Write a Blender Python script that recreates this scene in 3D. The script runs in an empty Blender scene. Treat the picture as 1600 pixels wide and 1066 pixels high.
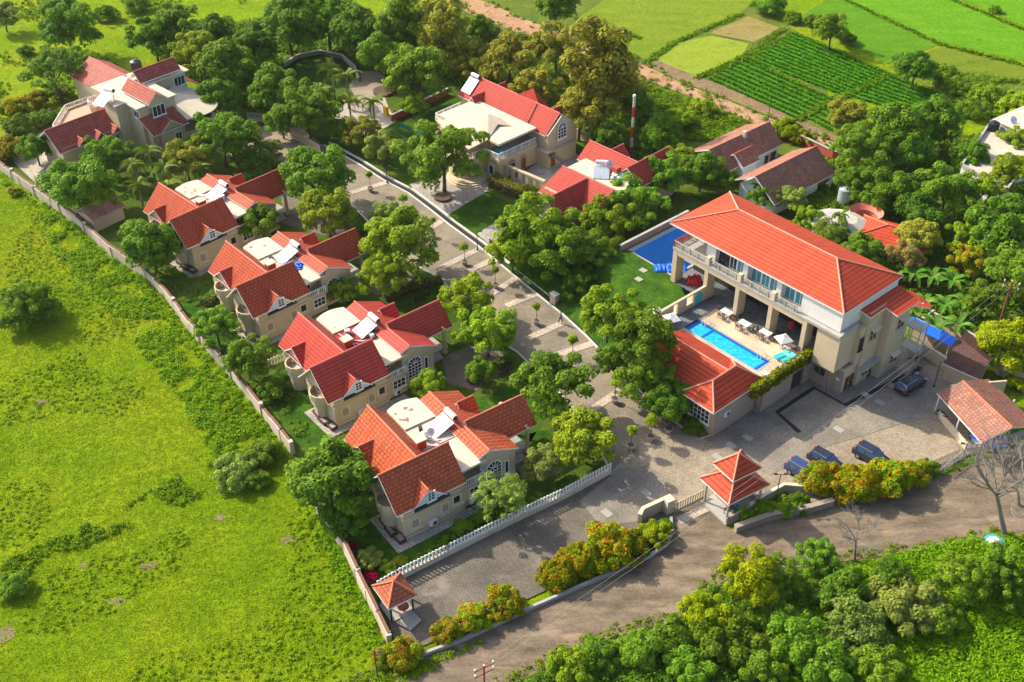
import bpy, math, random
import numpy as np
from mathutils import Vector, Matrix
R = math.radians
sc = bpy.context.scene
# ---------------------------------------------------------------- camera, sky, sun, exposure
F_PX, PITCH, ROLL, CAM_H = 1762.45, 0.65272, -0.0074976, 90.0
cd = bpy.data.cameras.new('camera'); cam = bpy.data.objects.new('camera', cd); sc.collection.objects.link(cam)
cd.sensor_width = 36.0; cd.lens = 36.0*F_PX/1600; cd.clip_start = 1; cd.clip_end = 6000
_c, _s = math.cos(PITCH), math.sin(PITCH)
_X = Vector((1,0,0)); _U = Vector((0,_s,_c)); _F = Vector((0,_c,-_s))
_r = _X*math.cos(ROLL)+_U*math.sin(ROLL); _u = -_X*math.sin(ROLL)+_U*math.cos(ROLL)
cam.matrix_world = Matrix(((_r.x,_u.x,-_F.x,0),(_r.y,_u.y,-_F.y,0),(_r.z,_u.z,-_F.z,CAM_H),(0,0,0,1)))
sc.camera = cam
SUN_EL, SUN_AZ = R(37), math.atan2(-0.85, 0.53)      # azimuth clockwise from +Y, towards the sun
w = bpy.data.worlds.new('World'); sc.world = w; w.use_nodes = True
nt = w.node_tree; bg = nt.nodes['Background']; sky = nt.nodes.new('ShaderNodeTexSky')
sky.sky_type = 'NISHITA'; sky.sun_disc = False; sky.sun_elevation = SUN_EL; sky.sun_rotation = SUN_AZ
sky.air_density = 0.8; sky.dust_density = 3.0
nt.links.new(sky.outputs[0], bg.inputs[0]); bg.inputs[1].default_value = 0.15
sl = bpy.data.lights.new('sun', 'SUN'); sl.energy = 3.5; sl.angle = R(0.7); sl.color = (1.0, 0.92, 0.77)
so = bpy.data.objects.new('sun', sl); sc.collection.objects.link(so)
sd = Vector((math.sin(SUN_AZ)*math.cos(SUN_EL), math.cos(SUN_AZ)*math.cos(SUN_EL), math.sin(SUN_EL)))
so.rotation_euler = sd.to_track_quat('Z', 'Y').to_euler(); so.location = sd*300
sc.view_settings.view_transform = 'Standard'; sc.view_settings.look = 'None'
sc.view_settings.exposure = 1.0; sc.view_settings.gamma = 1.0
sc.cycles.max_bounces = 6; sc.cycles.transparent_max_bounces = 6
# ---------------------------------------------------------------- geometry helpers
def G(u, v, z=0.0):
    """survey helper: the world point at height z that the survey camera saw at (u, v) of the 1600 px picture"""
    a = (u-800)/F_PX; b = -(v-533)/F_PX
    rr = a*math.cos(ROLL)-b*math.sin(ROLL); q = a*math.sin(ROLL)+b*math.cos(ROLL)
    d = (rr, _c+q*_s, -_s+q*_c); t = (z-CAM_H)/d[2]
    return Vector((d[0]*t, d[1]*t, z))
def mpp(u, v, z=0):      # metres per source pixel there
    return (G(u, v, z)-Vector((0,0,CAM_H))).length/F_PX
rnd = random.Random(7)
class MB:
    def __init__(s): s.v=[]; s.f=[]; s.m=[]
    def face(s, pts, m=0):
        i=len(s.v); s.v += [tuple(p) for p in pts]; s.f.append(tuple(range(i,i+len(pts)))); s.m.append(m)
    def box(s, x0,x1,y0,y1,z0,z1, m=0, mt=None):
        a=[(x0,y0,z0),(x1,y0,z0),(x1,y1,z0),(x0,y1,z0),(x0,y0,z1),(x1,y0,z1),(x1,y1,z1),(x0,y1,z1)]
        i=len(s.v); s.v+=a
        for k,q in enumerate([(0,3,2,1),(4,5,6,7),(0,1,5,4),(1,2,6,5),(2,3,7,6),(3,0,4,7)]):
            s.f.append(tuple(i+j for j in q)); s.m.append(mt if (k==1 and mt is not None) else m)
        return s
    def obox(s, c, ang, lx, ly, z0, z1, m=0):      # rotated box about its centre
        ca,sa=math.cos(ang),math.sin(ang); pts=[]
        for x,y in ((-lx/2,-ly/2),(lx/2,-ly/2),(lx/2,ly/2),(-lx/2,ly/2)): pts.append((c[0]+x*ca-y*sa,c[1]+x*sa+y*ca))
        return s.prism(pts,z0,z1,m)
    def prism(s, poly, z0, z1, m=0, mt=None):
        n=len(poly); i=len(s.v)
        A=sum(poly[k][0]*poly[(k+1)%n][1]-poly[(k+1)%n][0]*poly[k][1] for k in range(n))
        if A<0: poly=poly[::-1]
        s.v+=[(p[0],p[1],z0) for p in poly]+[(p[0],p[1],z1) for p in poly]
        s.f.append(tuple(i+k for k in range(n))[::-1]); s.m.append(m)
        s.f.append(tuple(i+n+k for k in range(n))); s.m.append(m if mt is None else mt)
        for k in range(n): s.f.append((i+k,i+(k+1)%n,i+n+(k+1)%n,i+n+k)); s.m.append(m)
        return s
    def slab(s, pts, t=0.18, m=0, ms=1):           # roof sheet: top polygon, thickness t downwards
        n=len(pts); pts=[Vector(p) for p in pts]; nn=(pts[1]-pts[0]).cross(pts[2]-pts[0])
        if nn.z<0: pts=pts[::-1]
        i=len(s.v); s.v+=[tuple(p) for p in pts]+[(p.x,p.y,p.z-t) for p in pts]
        s.f.append(tuple(i+k for k in range(n))); s.m.append(m)
        s.f.append(tuple(i+n+k for k in range(n))[::-1]); s.m.append(ms)
        for k in range(n): s.f.append((i+n+k,i+n+(k+1)%n,i+(k+1)%n,i+k)); s.m.append(ms)
        return s
    def wallpoly(s, p, q, prof, t=0.2, m=0):       # vertical wall from p to q with profile [(dist,z)...], thickness t to its left
        p=Vector((p[0],p[1])); q=Vector((q[0],q[1])); d=(q-p).normalized(); nrm=Vector((-d.y,d.x))*t
        a=[(p.x+d.x*k,p.y+d.y*k,z) for k,z in prof]; b=[(x+nrm.x,y+nrm.y,z) for x,y,z in a]; n=len(a); i=len(s.v)
        s.v+=a+b; s.f.append(tuple(range(i,i+n))); s.f.append(tuple(range(i+n,i+2*n))[::-1]); s.m+=[m,m]
        for k in range(n): s.f.append((i+(k+1)%n,i+k,i+n+k,i+n+(k+1)%n)); s.m.append(m)
        return s
    def cyl(s, c, r, z0, z1, n=14, r2=None, m=0):
        r2=r if r2 is None else r2; i=len(s.v)
        for rr,z in ((r,z0),(r2,z1)):
            s.v+=[(c[0]+rr*math.cos(2*math.pi*k/n),c[1]+rr*math.sin(2*math.pi*k/n),z) for k in range(n)]
        for k in range(n): s.f.append((i+k,i+(k+1)%n,i+n+(k+1)%n,i+n+k)); s.m.append(m)
        s.f.append(tuple(i+k for k in range(n))[::-1]); s.f.append(tuple(i+n+k for k in range(n))); s.m+=[m,m]
        return s
    def tube(s, p, q, r, r2=None, n=6, m=0):
        p=Vector(p); q=Vector(q); r2=r if r2 is None else r2; d=(q-p).normalized()
        a=d.orthogonal().normalized(); b=d.cross(a); i=len(s.v)
        for o,rr in ((p,r),(q,r2)):
            for k in range(n):
                t=2*math.pi*k/n; s.v.append(tuple(o+a*rr*math.cos(t)+b*rr*math.sin(t)))
        for k in range(n): s.f.append((i+k,i+(k+1)%n,i+n+(k+1)%n,i+n+k)); s.m.append(m)
        s.f.append(tuple(i+k for k in range(n))[::-1]); s.f.append(tuple(i+n+k for k in range(n))); s.m+=[m,m]
        return s
    def obj(s, name, mats, parent=None, smooth=False, bevel=0):
        me=bpy.data.meshes.new(name); me.from_pydata(s.v,[],s.f)
        if not isinstance(mats,(list,tuple)): mats=[mats]
        for k in mats: me.materials.append(k)
        mx=len(mats)-1
        me.polygons.foreach_set('material_index',[min(k,mx) for k in s.m])
        me.update(); uv=me.uv_layers.new(name='UVMap'); buf=np.zeros((len(me.loops),2))
        for p in me.polygons:
            n=p.normal
            if abs(n.z)>0.995: e=Vector((1,0,0)); h=Vector((0,1,0))
            else: e=Vector((0,0,1)).cross(n).normalized(); h=n.cross(e)
            for li in p.loop_indices:
                c=me.vertices[me.loops[li].vertex_index].co; buf[li]=(c.dot(e),c.dot(h))
        uv.data.foreach_set('uv',buf.ravel())
        if smooth: me.polygons.foreach_set('use_smooth',[True]*len(me.polygons))
        o=bpy.data.objects.new(name,me); sc.collection.objects.link(o); o.parent=parent
        if bevel:
            b=o.modifiers.new('bevel','BEVEL'); b.width=bevel; b.segments=2; b.limit_method='ANGLE'
        return o
def tag(o, label=None, cat=None, group=None, kind=None):
    if label: o['label']=label
    if cat: o['category']=cat
    if group: o['group']=group
    if kind: o['kind']=kind
    return o
def thing(name, label, cat, loc=(0,0,0), rz=0, group=None):
    o=bpy.data.objects.new(name,None); sc.collection.objects.link(o); o.empty_display_size=.5
    o.location=loc; o.rotation_euler=(0,0,rz); return tag(o,label,cat,group)
def copy_tree(o, parent=None):
    c=o.copy(); sc.collection.objects.link(c); c.parent=parent
    for ch in list(o.children): copy_tree(ch,c)
    return c
class Frame:
    def __init__(s,x,y,ang): s.x,s.y,s.a=x,y,R(ang)
    def w(s,x,y,z=0): c,n=math.cos(s.a),math.sin(s.a); return Vector((s.x+x*c-y*n,s.y+x*n+y*c,z))
def gable(mb, axis, a0,a1, c, zr, h1,z1, h2,z2, t=0.18):
    """two roof sheets; ridge along axis at offset c and height zr; sides at c-h1 (z1) and c+h2 (z2)"""
    P=(lambda a,b,z:(a,b,z)) if axis=='x' else (lambda a,b,z:(b,a,z))
    mb.slab([P(a0,c,zr),P(a1,c,zr),P(a1,c-h1,z1),P(a0,c-h1,z1)],t)
    mb.slab([P(a0,c,zr+.004),P(a1,c,zr+.004),P(a1,c+h2,z2),P(a0,c+h2,z2)],t)
    mb.tube(P(a0-.03,c,zr+.03),P(a1+.03,c,zr+.03),.11,m=2)
def hip(mb, x0,x1,y0,y1, ze, zr, ra, rb, axis='x', t=0.2):
    """hip roof over a rectangle; ridge from ra to rb along axis"""
    if axis=='x': c=(y0+y1)/2; A=(ra,c,zr); B=(rb,c,zr)
    else: c=(x0+x1)/2; A=(c,ra,zr); B=(c,rb,zr)
    p=[(x0,y0,ze),(x1,y0,ze),(x1,y1,ze),(x0,y1,ze)]
    if axis=='x': fs=[[p[0],p[1],B,A],[p[2],p[3],A,B],[p[3],p[0],A],[p[1],p[2],B]]; ed=[(p[0],A),(p[3],A),(p[1],B),(p[2],B),(A,B)]
    else: fs=[[p[1],p[2],B,A],[p[3],p[0],A,B],[p[0],p[1],A],[p[2],p[3],B]]; ed=[(p[0],A),(p[1],A),(p[2],B),(p[3],B),(A,B)]
    for f in fs:
        f=[q for k,q in enumerate(f) if Vector(q)!=Vector(f[k-1])]
        if len(f)>2: mb.slab(f,t)
    for a,b in ed:
        if (Vector(a)-Vector(b)).length>.1: mb.tube(Vector(a)+Vector((0,0,.04)),Vector(b)+Vector((0,0,.04)),.12,m=2)
# ---------------------------------------------------------------- materials
def mat(name):
    m=bpy.data.materials.new(name); m.use_nodes=True; n=m.node_tree.nodes; l=m.node_tree.links; return m,n,l,n['Principled BSDF']
def mixc(n,l,fac,a,b,t='MIX'):
    x=n.new('ShaderNodeMix'); x.data_type='RGBA'; x.blend_type=t
    for s,k in ((x.inputs[6],a),(x.inputs[7],b)):
        if hasattr(k,'links'): l.new(k,s)
        else: s.default_value=(*k,1)
    if hasattr(fac,'links'): l.new(fac,x.inputs[0])
    else: x.inputs[0].default_value=fac
    return x.outputs[2]
def noise(n,l,scale,detail=4,vec=None,rough=.6):
    x=n.new('ShaderNodeTexNoise'); x.inputs['Scale'].default_value=scale; x.inputs['Detail'].default_value=detail; x.inputs['Roughness'].default_value=rough
    if vec is not None: l.new(vec,x.inputs['Vector'])
    return x.outputs[0]
def ramp(n,l,fac,stops):
    x=n.new('ShaderNodeValToRGB'); e=x.color_ramp.elements
    while len(e)<len(stops): e.new(.5)
    for k,(p,c) in enumerate(stops): e[k].position=p; e[k].color=(*c,1) if len(c)==3 else c
    l.new(fac,x.inputs[0]); return x.outputs[0]
def fade(n,l,f,a,b):
    return ramp(n,l,f,[(a,(0,0,0)),(b,(1,1,1))])
def wpos(n,l):      # world position
    g=n.new('ShaderNodeNewGeometry'); return g.outputs['Position']
def bump(n,l,h,b,strength=.4,dist=.1):
    x=n.new('ShaderNodeBump'); x.inputs['Strength'].default_value=strength; x.inputs['Distance'].default_value=dist
    l.new(h,x.inputs['Height']); l.new(x.outputs[0],b.inputs['Normal'])
def plain(name,c,rough=.7,var=.18,scale=1.5,metal=0,spec=.4,bmp=0):
    m,n,l,b=mat(name); p=wpos(n,l); f=noise(n,l,scale,5,p)
    l.new(mixc(n,l,f,tuple(k*(1-var) for k in c),tuple(min(1,k*(1+var)) for k in c)),b.inputs['Base Color'])
    b.inputs['Roughness'].default_value=rough; b.inputs['Metallic'].default_value=metal; b.inputs['Specular IOR Level'].default_value=spec
    if bmp: bump(n,l,noise(n,l,scale*8,3,p),b,bmp,.05)
    return m
def tile(name,c1,c2,stain=(.08,.04,.035),st=(.62,.72),row=.42,colw=.30,joint=.35,rough=.65,rib=.0,ms=.055):
    """roof tiles: courses along the eave, columns down the slope (uv in metres)"""
    m,n,l,b=mat(name); uv=n.new('ShaderNodeUVMap'); p=wpos(n,l)
    bt=n.new('ShaderNodeTexBrick'); l.new(uv.outputs[0],bt.inputs['Vector']); bt.offset=.5
    bt.inputs['Scale'].default_value=1; bt.inputs['Brick Width'].default_value=colw*2; bt.inputs['Row Height'].default_value=row
    bt.inputs['Mortar Size'].default_value=ms; bt.inputs['Mortar Smooth'].default_value=.5
    bt.inputs['Color1'].default_value=(*c1,1); bt.inputs['Color2'].default_value=(*c2,1)
    bt.inputs['Mortar'].default_value=(*[k*joint for k in c1],1)
    big=fade(n,l,noise(n,l,.35,3,p),.35,.7)
    c=mixc(n,l,big,bt.outputs[0],tuple(k*.82 for k in c2)); 
    x=n.new('ShaderNodeMix'); x.data_type='FLOAT'
    c=mixc(n,l,.45,bt.outputs[0],c)
    sp=fade(n,l,noise(n,l,.55,8,p,.7),*st); mm=n.new('ShaderNodeMath'); mm.operation='MULTIPLY'; mm.inputs[1].default_value=.75; l.new(sp,mm.inputs[0])
    c=mixc(n,l,mm.outputs[0],c,stain)
    strk=n.new('ShaderNodeMapping'); strk.inputs['Scale'].default_value=(1.6,.22,1); l.new(uv.outputs[0],strk.inputs[0])
    c=mixc(n,l,.6,c,ramp(n,l,noise(n,l,1,6,strk.outputs[0]),[(.35,(.72,.68,.66)),(.55,(1,1,1)),(.75,(1.08,1.12,1.1))]),'MULTIPLY')
    fine=noise(n,l,7,2,p); c=mixc(n,l,.35,c,mixc(n,l,fine,(.25,.25,.25),(1,1,1)),'MULTIPLY')
    n.remove(x); l.new(c,b.inputs['Base Color']); b.inputs['Roughness'].default_value=rough; b.inputs['Specular IOR Level'].default_value=.2
    wv=n.new('ShaderNodeTexWave'); wv.wave_type='BANDS'; wv.bands_direction='X'; wv.inputs['Scale'].default_value=.314/colw*.5
    l.new(uv.outputs[0],wv.inputs['Vector'])
    ws=n.new('ShaderNodeTexWave'); ws.wave_type='BANDS'; ws.bands_direction='Y'; ws.wave_profile='SAW'; ws.inputs['Scale'].default_value=.314/row*.5*2
    l.new(uv.outputs[0],ws.inputs['Vector'])
    ad=n.new('ShaderNodeMath'); ad.operation='MULTIPLY_ADD'; ad.inputs[1].default_value=rib; l.new(wv.outputs[1],ad.inputs[0]); l.new(ws.outputs[1],ad.inputs[2])
    bump(n,l,ad.outputs[0],b,.8,.10)
    return m
def wallmat(name,c,band=True):
    m,n,l,b=mat(name); uv=n.new('ShaderNodeUVMap'); p=wpos(n,l)
    f=noise(n,l,.8,6,p); c0=mixc(n,l,f,tuple(k*.82 for k in c),tuple(k*1.1 for k in c))
    mp=n.new('ShaderNodeMapping'); mp.inputs['Scale'].default_value=(3.5,.35,1); l.new(uv.outputs[0],mp.inputs[0])
    st=fade(n,l,noise(n,l,1,6,mp.outputs[0]),.55,.8); c1=mixc(n,l,st,c0,tuple(k*.55 for k in c)); c1=mixc(n,l,.55,c0,c1)
    l.new(c1,b.inputs['Base Color']); b.inputs['Roughness'].default_value=.85
    bump(n,l,noise(n,l,9,4,p),b,.25,.02)
    return m
def leafm(name,c1,c2,c3=None,trans=.38,gl=.5):
    m,n,l,b=mat(name); g=n.new('ShaderNodeNewGeometry'); oi=n.new('ShaderNodeObjectInfo')
    c3=c3 or tuple(q*1.35 for q in c2); c1=(c1[0]*3.3,c1[1]*2.8,c1[2]*1.5); c2=(c2[0]*3.2,c2[1]*2.75,c2[2]*1.4); c3=(min(.6,c3[0]*2.3),min(.62,c3[1]*1.95),c3[2]*1.2)
    st=[(0,c1),(.78,c2),(.95,c3)]
    cc=ramp(n,l,g.outputs['Random Per Island'],st)
    big=noise(n,l,.8,3,g.outputs['Position'])
    c=mixc(n,l,fade(n,l,big,.38,.62),mixc(n,l,.5,cc,c1),mixc(n,l,.35,cc,c3))
    hs=n.new('ShaderNodeHueSaturation'); mr=n.new('ShaderNodeMapRange'); l.new(oi.outputs['Random'],mr.inputs[0])
    mr.inputs[3].default_value=.490; mr.inputs[4].default_value=.520; l.new(mr.outputs[0],hs.inputs['Hue'])
    mv=n.new('ShaderNodeMapRange'); mu=n.new('ShaderNodeMath'); mu.operation='FRACT'; mk=n.new('ShaderNodeMath'); mk.operation='MULTIPLY'; mk.inputs[1].default_value=7.3
    l.new(oi.outputs['Random'],mk.inputs[0]); l.new(mk.outputs[0],mu.inputs[0]); l.new(mu.outputs[0],mv.inputs[0]); mv.inputs[3].default_value=.8; mv.inputs[4].default_value=1.2
    hs.inputs['Saturation'].default_value=1.07; l.new(mv.outputs[0],hs.inputs['Value']); l.new(c,hs.inputs['Color'])
    b.inputs['Roughness'].default_value=max(gl,.6); b.inputs['Specular IOR Level'].default_value=.12; l.new(hs.outputs[0],b.inputs['Base Color'])
    tr=n.new('ShaderNodeBsdfTranslucent'); l.new(hs.outputs[0],tr.inputs[0]); mx=n.new('ShaderNodeMixShader'); mx.inputs[0].default_value=trans
    l.new(b.outputs[0],mx.inputs[1]); l.new(tr.outputs[0],mx.inputs[2]); l.new(mx.outputs[0],n['Material Output'].inputs[0])
    return m
def groundm(name,cols,scale=.06,fine=2.5,rough=.95,bm=.6,dist=.25,patch=None,pt=(.6,.68),ps=.12,warp=None):
    m,n,l,b=mat(name); p=wpos(n,l); vec=p
    if warp:
        mp=n.new('ShaderNodeMapping'); mp.inputs['Rotation'].default_value=(0,0,R(warp[0])); mp.inputs['Scale'].default_value=(1,warp[1],1); l.new(p,mp.inputs[0]); vec=mp.outputs[0]
    c=ramp(n,l,noise(n,l,scale,8,vec,.65),[(.3+.4*k/(len(cols)-1),q) for k,q in enumerate(cols)])
    f=noise(n,l,fine,5,vec,.7); c=mixc(n,l,.75,c,ramp(n,l,f,[(.25,(.3,.34,.3)),(.55,(1,1,1)),(.8,(1.6,1.55,1.3))]),'MULTIPLY')
    if patch: c=mixc(n,l,fade(n,l,noise(n,l,ps,7,vec,.6),*pt),c,patch)
    l.new(c,b.inputs['Base Color']); b.inputs['Roughness'].default_value=rough; b.inputs['Specular IOR Level'].default_value=.03
    bump(n,l,noise(n,l,fine*1.3,6,vec,.75),b,bm,dist)
    return m
def pavem(name,c1,c2,bw=.5,bh=.25,rot=40,mort=.5,stain=None,big=.25,rough=.85,ms=.03):
    m,n,l,b=mat(name); p=wpos(n,l); mp=n.new('ShaderNodeMapping'); mp.inputs['Rotation'].default_value=(0,0,R(rot)); l.new(p,mp.inputs[0])
    bt=n.new('ShaderNodeTexBrick'); l.new(mp.outputs[0],bt.inputs['Vector']); bt.inputs['Scale'].default_value=1
    bt.inputs['Brick Width'].default_value=bw; bt.inputs['Row Height'].default_value=bh; bt.inputs['Mortar Size'].default_value=ms
    bt.inputs['Color1'].default_value=(*c1,1); bt.inputs['Color2'].default_value=(*c2,1); bt.inputs['Mortar'].default_value=(*[k*mort for k in c1],1)
    c=mixc(n,l,.7,bt.outputs[0],ramp(n,l,noise(n,l,big,6,p),[(.3,(.5,.5,.5)),(.5,(.95,.94,.92)),(.7,(1.35,1.3,1.2))]),'MULTIPLY')
    c=mixc(n,l,.5,c,ramp(n,l,noise(n,l,6,4,p),[(.3,(.55,.55,.55)),(.7,(1.3,1.3,1.3))]),'MULTIPLY')
    if stain: c=mixc(n,l,fade(n,l,noise(n,l,.16,6,p),.6,.68),c,stain)
    l.new(c,b.inputs['Base Color']); b.inputs['Roughness'].default_value=rough; bump(n,l,noise(n,l,8,3,p),b,.3,.03)
    return m
M={}
M['tile_o']=tile('tile_orange',(.56,.10,.035),(.62,.145,.06),st=(.57,.74),rib=.35)
M['tile_r']=tile('tile_red',(.56,.07,.045),(.50,.062,.04),st=(.85,.98),joint=.45,colw=80,row=.45,ms=.07)
M['tile_d']=tile('tile_terracotta',(.56,.10,.04),(.50,.085,.035),st=(.6,.8),rib=.3)
M['tile_c']=tile('tile_bright',(.66,.085,.03),(.60,.072,.026),st=(.9,.99),joint=.38,row=.55,colw=80,ms=.09)
M['tile_old']=tile('tile_weathered',(.56,.25,.16),(.36,.14,.09),stain=(.20,.12,.09),st=(.46,.72),row=.4,colw=.22,rib=.3)
M['tile_m']=tile('tile_mansion',(.55,.13,.085),(.42,.085,.06),stain=(.30,.13,.09),st=(.5,.72),row=.5,colw=.5)
M['tile_g']=tile('tile_gazebo',(.55,.16,.08),(.46,.12,.06),st=(.8,.95))
M['cap_o']=plain('ridge_orange',(.55,.15,.075),var=.25,scale=3)
M['cap_r']=plain('ridge_red',(.55,.12,.09),var=.15,scale=3)
M['cap_w']=plain('ridge_pale',(.62,.24,.15),var=.3,scale=5)
M['white']=plain('white_paint',(.72,.71,.68),.55,.08)
M['wall']=wallmat('beige_render',(.52,.42,.275))
M['wall2']=wallmat('brown_render',(.33,.26,.20))
M['wallw']=wallmat('white_render',(.70,.68,.63))
M['wallb']=wallmat('blue_white_render',(.55,.62,.68))
M['cream']=plain('cream_roof',(.57,.48,.345),.8,.26,.9)
M['creamd']=plain('stained_roof',(.50,.42,.33),.85,.35,.9)
M['glass']=plain('dark_glass',(.025,.03,.035),.12,.3,spec=.8)
M['teal']=plain('teal_curtain',(.05,.25,.30),.5,.5,2.5)
M['solar']=plain('solar_glass',(.50,.56,.60),.08,.05,metal=.3)
M['steel']=plain('pale_steel',(.66,.66,.65),.35,.1)
M['dark']=plain('dark_metal',(.03,.03,.032),.5,.2)
M['rust']=plain('rust',(.22,.07,.035),.8,.4,3)
M['black']=plain('black_plastic',(.02,.022,.03),.4,.2)
M['brick']=plain('red_brick',(.36,.07,.04),.85,.2,3)
M['stone']=wallmat('boundary_stone',(.48,.40,.31))
M['coping']=plain('brown_coping',(.17,.08,.055),.9,.35,1.5)
M['conc']=plain('concrete',(.36,.34,.30),.9,.2,1.2)
M['wood']=plain('dark_wood',(.07,.035,.022),.6,.3)
M['trunk']=plain('bark',(.11,.085,.06),.95,.35,4)
M['trunkp']=plain('pale_bark',(.22,.19,.16),.95,.3,4)
M['soil']=plain('soil',(.10,.06,.04),.95,.3,3)
M['bluetarp']=plain('blue_tarp',(.01,.13,.62),.35,.2,1.2)
M['turq']=plain('turquoise',(.02,.42,.48),.5,.12)
M['red']=plain('red_cloth',(.5,.02,.03),.6,.2)
M['yellow']=plain('yellow_plastic',(.75,.55,.03),.5,.1)
M['green_net']=plain('green_net',(.03,.22,.16),.7,.2)
M['skin']=plain('skin',(.22,.12,.075),.6,.05)
M['shirt']=plain('blue_shirt',(.05,.09,.22),.8,.1)
M['trous']=plain('dark_trousers',(.02,.02,.03),.8,.1)
M['hair']=plain('black_hair',(.012,.01,.01),.6,.1)
M['rubber']=plain('tyre_rubber',(.02,.02,.02),.8,.1)
M['carblk']=plain('car_paint_dark',(.018,.02,.035),.15,.05,spec=.8)
M['carblue']=plain('car_paint_blue',(.03,.05,.14),.15,.05,spec=.8)
M['carglass_sky']=plain('car_glass_sky_tint',(.045,.09,.17),.04,.05,spec=1)  # blue of the reflected sky is put into the base colour
M['lampr']=plain('tail_lamp',(.5,.02,.01),.2,.05); M['lampw']=plain('head_lamp',(.75,.75,.72),.1,.05)
M['alloy']=plain('alloy',(.5,.5,.5),.3,.1,metal=.8)
M['flower']=plain('magenta_flower',(.5,.01,.06),.6,.2)
# ground materials
M['meadow']=groundm('meadow',[(.115,.21,.006),(.18,.285,.006),(.24,.32,.008),(.30,.30,.018)],.06,1.3,patch=(.10,.185,.006),pt=(.5,.85),ps=.4,bm=1,dist=.5)
M['scrub']=groundm('scrub',[(.07,.11,.02),(.13,.19,.025),(.22,.24,.05)],.12,1.8,patch=(.25,.16,.09),pt=(.62,.72),ps=.1,bm=1,dist=.5)
M['estate']=groundm('estate_ground',[(.045,.085,.012),(.075,.125,.015),(.12,.15,.03)],.2,2.2,patch=(.14,.10,.06),pt=(.6,.7),ps=.25)
M['lawn']=groundm('lawn',[(.022,.06,.008),(.04,.10,.01),(.075,.15,.014)],.5,4,bm=.3,dist=.06)
M['dirt']=groundm('dirt',[(.30,.16,.085),(.40,.235,.13),(.48,.31,.19)],.25,2.2,patch=(.13,.15,.04),pt=(.6,.7),ps=.35,bm=.5,dist=.12)
M['oroad']=groundm('outer_road',[(.105,.080,.057),(.195,.148,.102),(.30,.23,.16)],.2,3.5,patch=(.33,.24,.16),pt=(.60,.70),ps=.14,bm=.35,dist=.05,warp=(-30,3))
M['pave']=pavem('road_paving',(.245,.20,.14),(.305,.25,.175),.42,.22,38,stain=(.16,.14,.12))
M['band']=pavem('band_paving',(.47,.38,.29),(.52,.43,.34),.6,.6,38)
M['dkpave']=pavem('dark_paving',(.14,.118,.086),(.19,.16,.117),.45,.22,30,stain=(.22,.18,.14))
M['cobble']=pavem('grey_cobbles',(.23,.20,.155),(.35,.30,.23),.2,.2,-49,mort=.7,ms=.03)
M['tanconc']=groundm('tan_concrete',[(.235,.19,.135),(.31,.25,.18),(.385,.315,.23)],.22,4,bm=.2,dist=.03)
M['deck']=pavem('pool_deck',(.56,.43,.29),(.63,.49,.34),.35,.35,-49,mort=.75)
M['slate']=pavem('slate',(.10,.115,.125),(.17,.18,.19),.5,.5,-49,mort=.6)
M['hardw']=groundm('pale_paving',[(.36,.30,.24),(.45,.39,.32),(.52,.46,.38)],.3,3,bm=.2,dist=.03)
M['kerb']=plain('white_kerb',(.58,.55,.48),.85,.15,2)
M['drain']=plain('drain_black',(.014,.014,.015),.6,.2)
M['slabp']=plain('pale_slab',(.33,.31,.26),.85,.15,3)
M['pavec']=pavem('garden_path',(.35,.31,.26),(.43,.39,.33),.8,.5,35)
M['court']=plain('court_blue',(.003,.042,.17),.9,.3,.8,spec=.05)
M['courtl']=plain('court_line',(.16,.35,.55),.7,.1)
def waterm():
    m,n,l,b=mat('pool_water'); p=wpos(n,l); b.inputs['Base Color'].default_value=(.0,.36,.66,1); b.inputs['Roughness'].default_value=.04
    b.inputs['Specular IOR Level'].default_value=.6; v=n.new('ShaderNodeTexVoronoi'); v.inputs['Scale'].default_value=2.2; l.new(p,v.inputs['Vector'])
    l.new(ramp(n,l,noise(n,l,2.2,4,p),[(.3,(.0,.27,.58)),(.55,(.01,.42,.72)),(.75,(.05,.55,.80))]),b.inputs['Base Color']); bump(n,l,noise(n,l,3,2,p),b,.12,.05); return m
M['water']=waterm()
M['stain']=plain('brown_stain',(.26,.17,.11),.9,.5,2)
M['pooldeep']=plain('pool_tile_blue',(.004,.10,.42),.25,.1)
# foliage
M['lf_dark']=leafm('leaf_dark',(.022,.055,.012),(.052,.112,.022),(.11,.195,.038))
M['lf_mid']=leafm('leaf_mid',(.03,.065,.014),(.065,.125,.024),(.125,.20,.04))
M['lf_light']=leafm('leaf_light',(.045,.085,.014),(.10,.16,.026),(.19,.245,.045),trans=.36)
M['lf_yell']=leafm('leaf_yellow_green',(.045,.08,.01),(.105,.145,.015),(.20,.215,.03),trans=.4)
M['lf_olive']=leafm('leaf_olive_gold',(.06,.082,.018),(.13,.15,.04),(.23,.22,.075))
M['lf_grey']=leafm('leaf_grey_green',(.045,.075,.03),(.10,.15,.055),(.19,.24,.09))
M['lf_gold']=leafm('leaf_gold_red',(.03,.085,.010),(.11,.16,.012),(.24,.07,.02),trans=.4)
M['lf_gold2']=leafm('leaf_green_red',(.04,.10,.012),(.10,.16,.018),(.26,.08,.04))
M['lf_pink']=leafm('leaf_pinkish',(.05,.07,.03),(.10,.12,.06),(.28,.14,.13))
M['lf_weed']=leafm('leaf_weed',(.042,.09,.008),(.075,.135,.012),(.115,.175,.018),trans=.4)
M['lf_grass']=leafm('leaf_grass',(.072,.12,.005),(.108,.165,.006),(.145,.20,.010),trans=.4)
M['lf_rice']=leafm('leaf_rice',(.03,.095,.01),(.047,.13,.012),(.07,.165,.015),trans=.4)
M['lf_vine']=leafm('leaf_vine',(.05,.07,.012),(.11,.135,.02),(.18,.19,.03))
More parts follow.
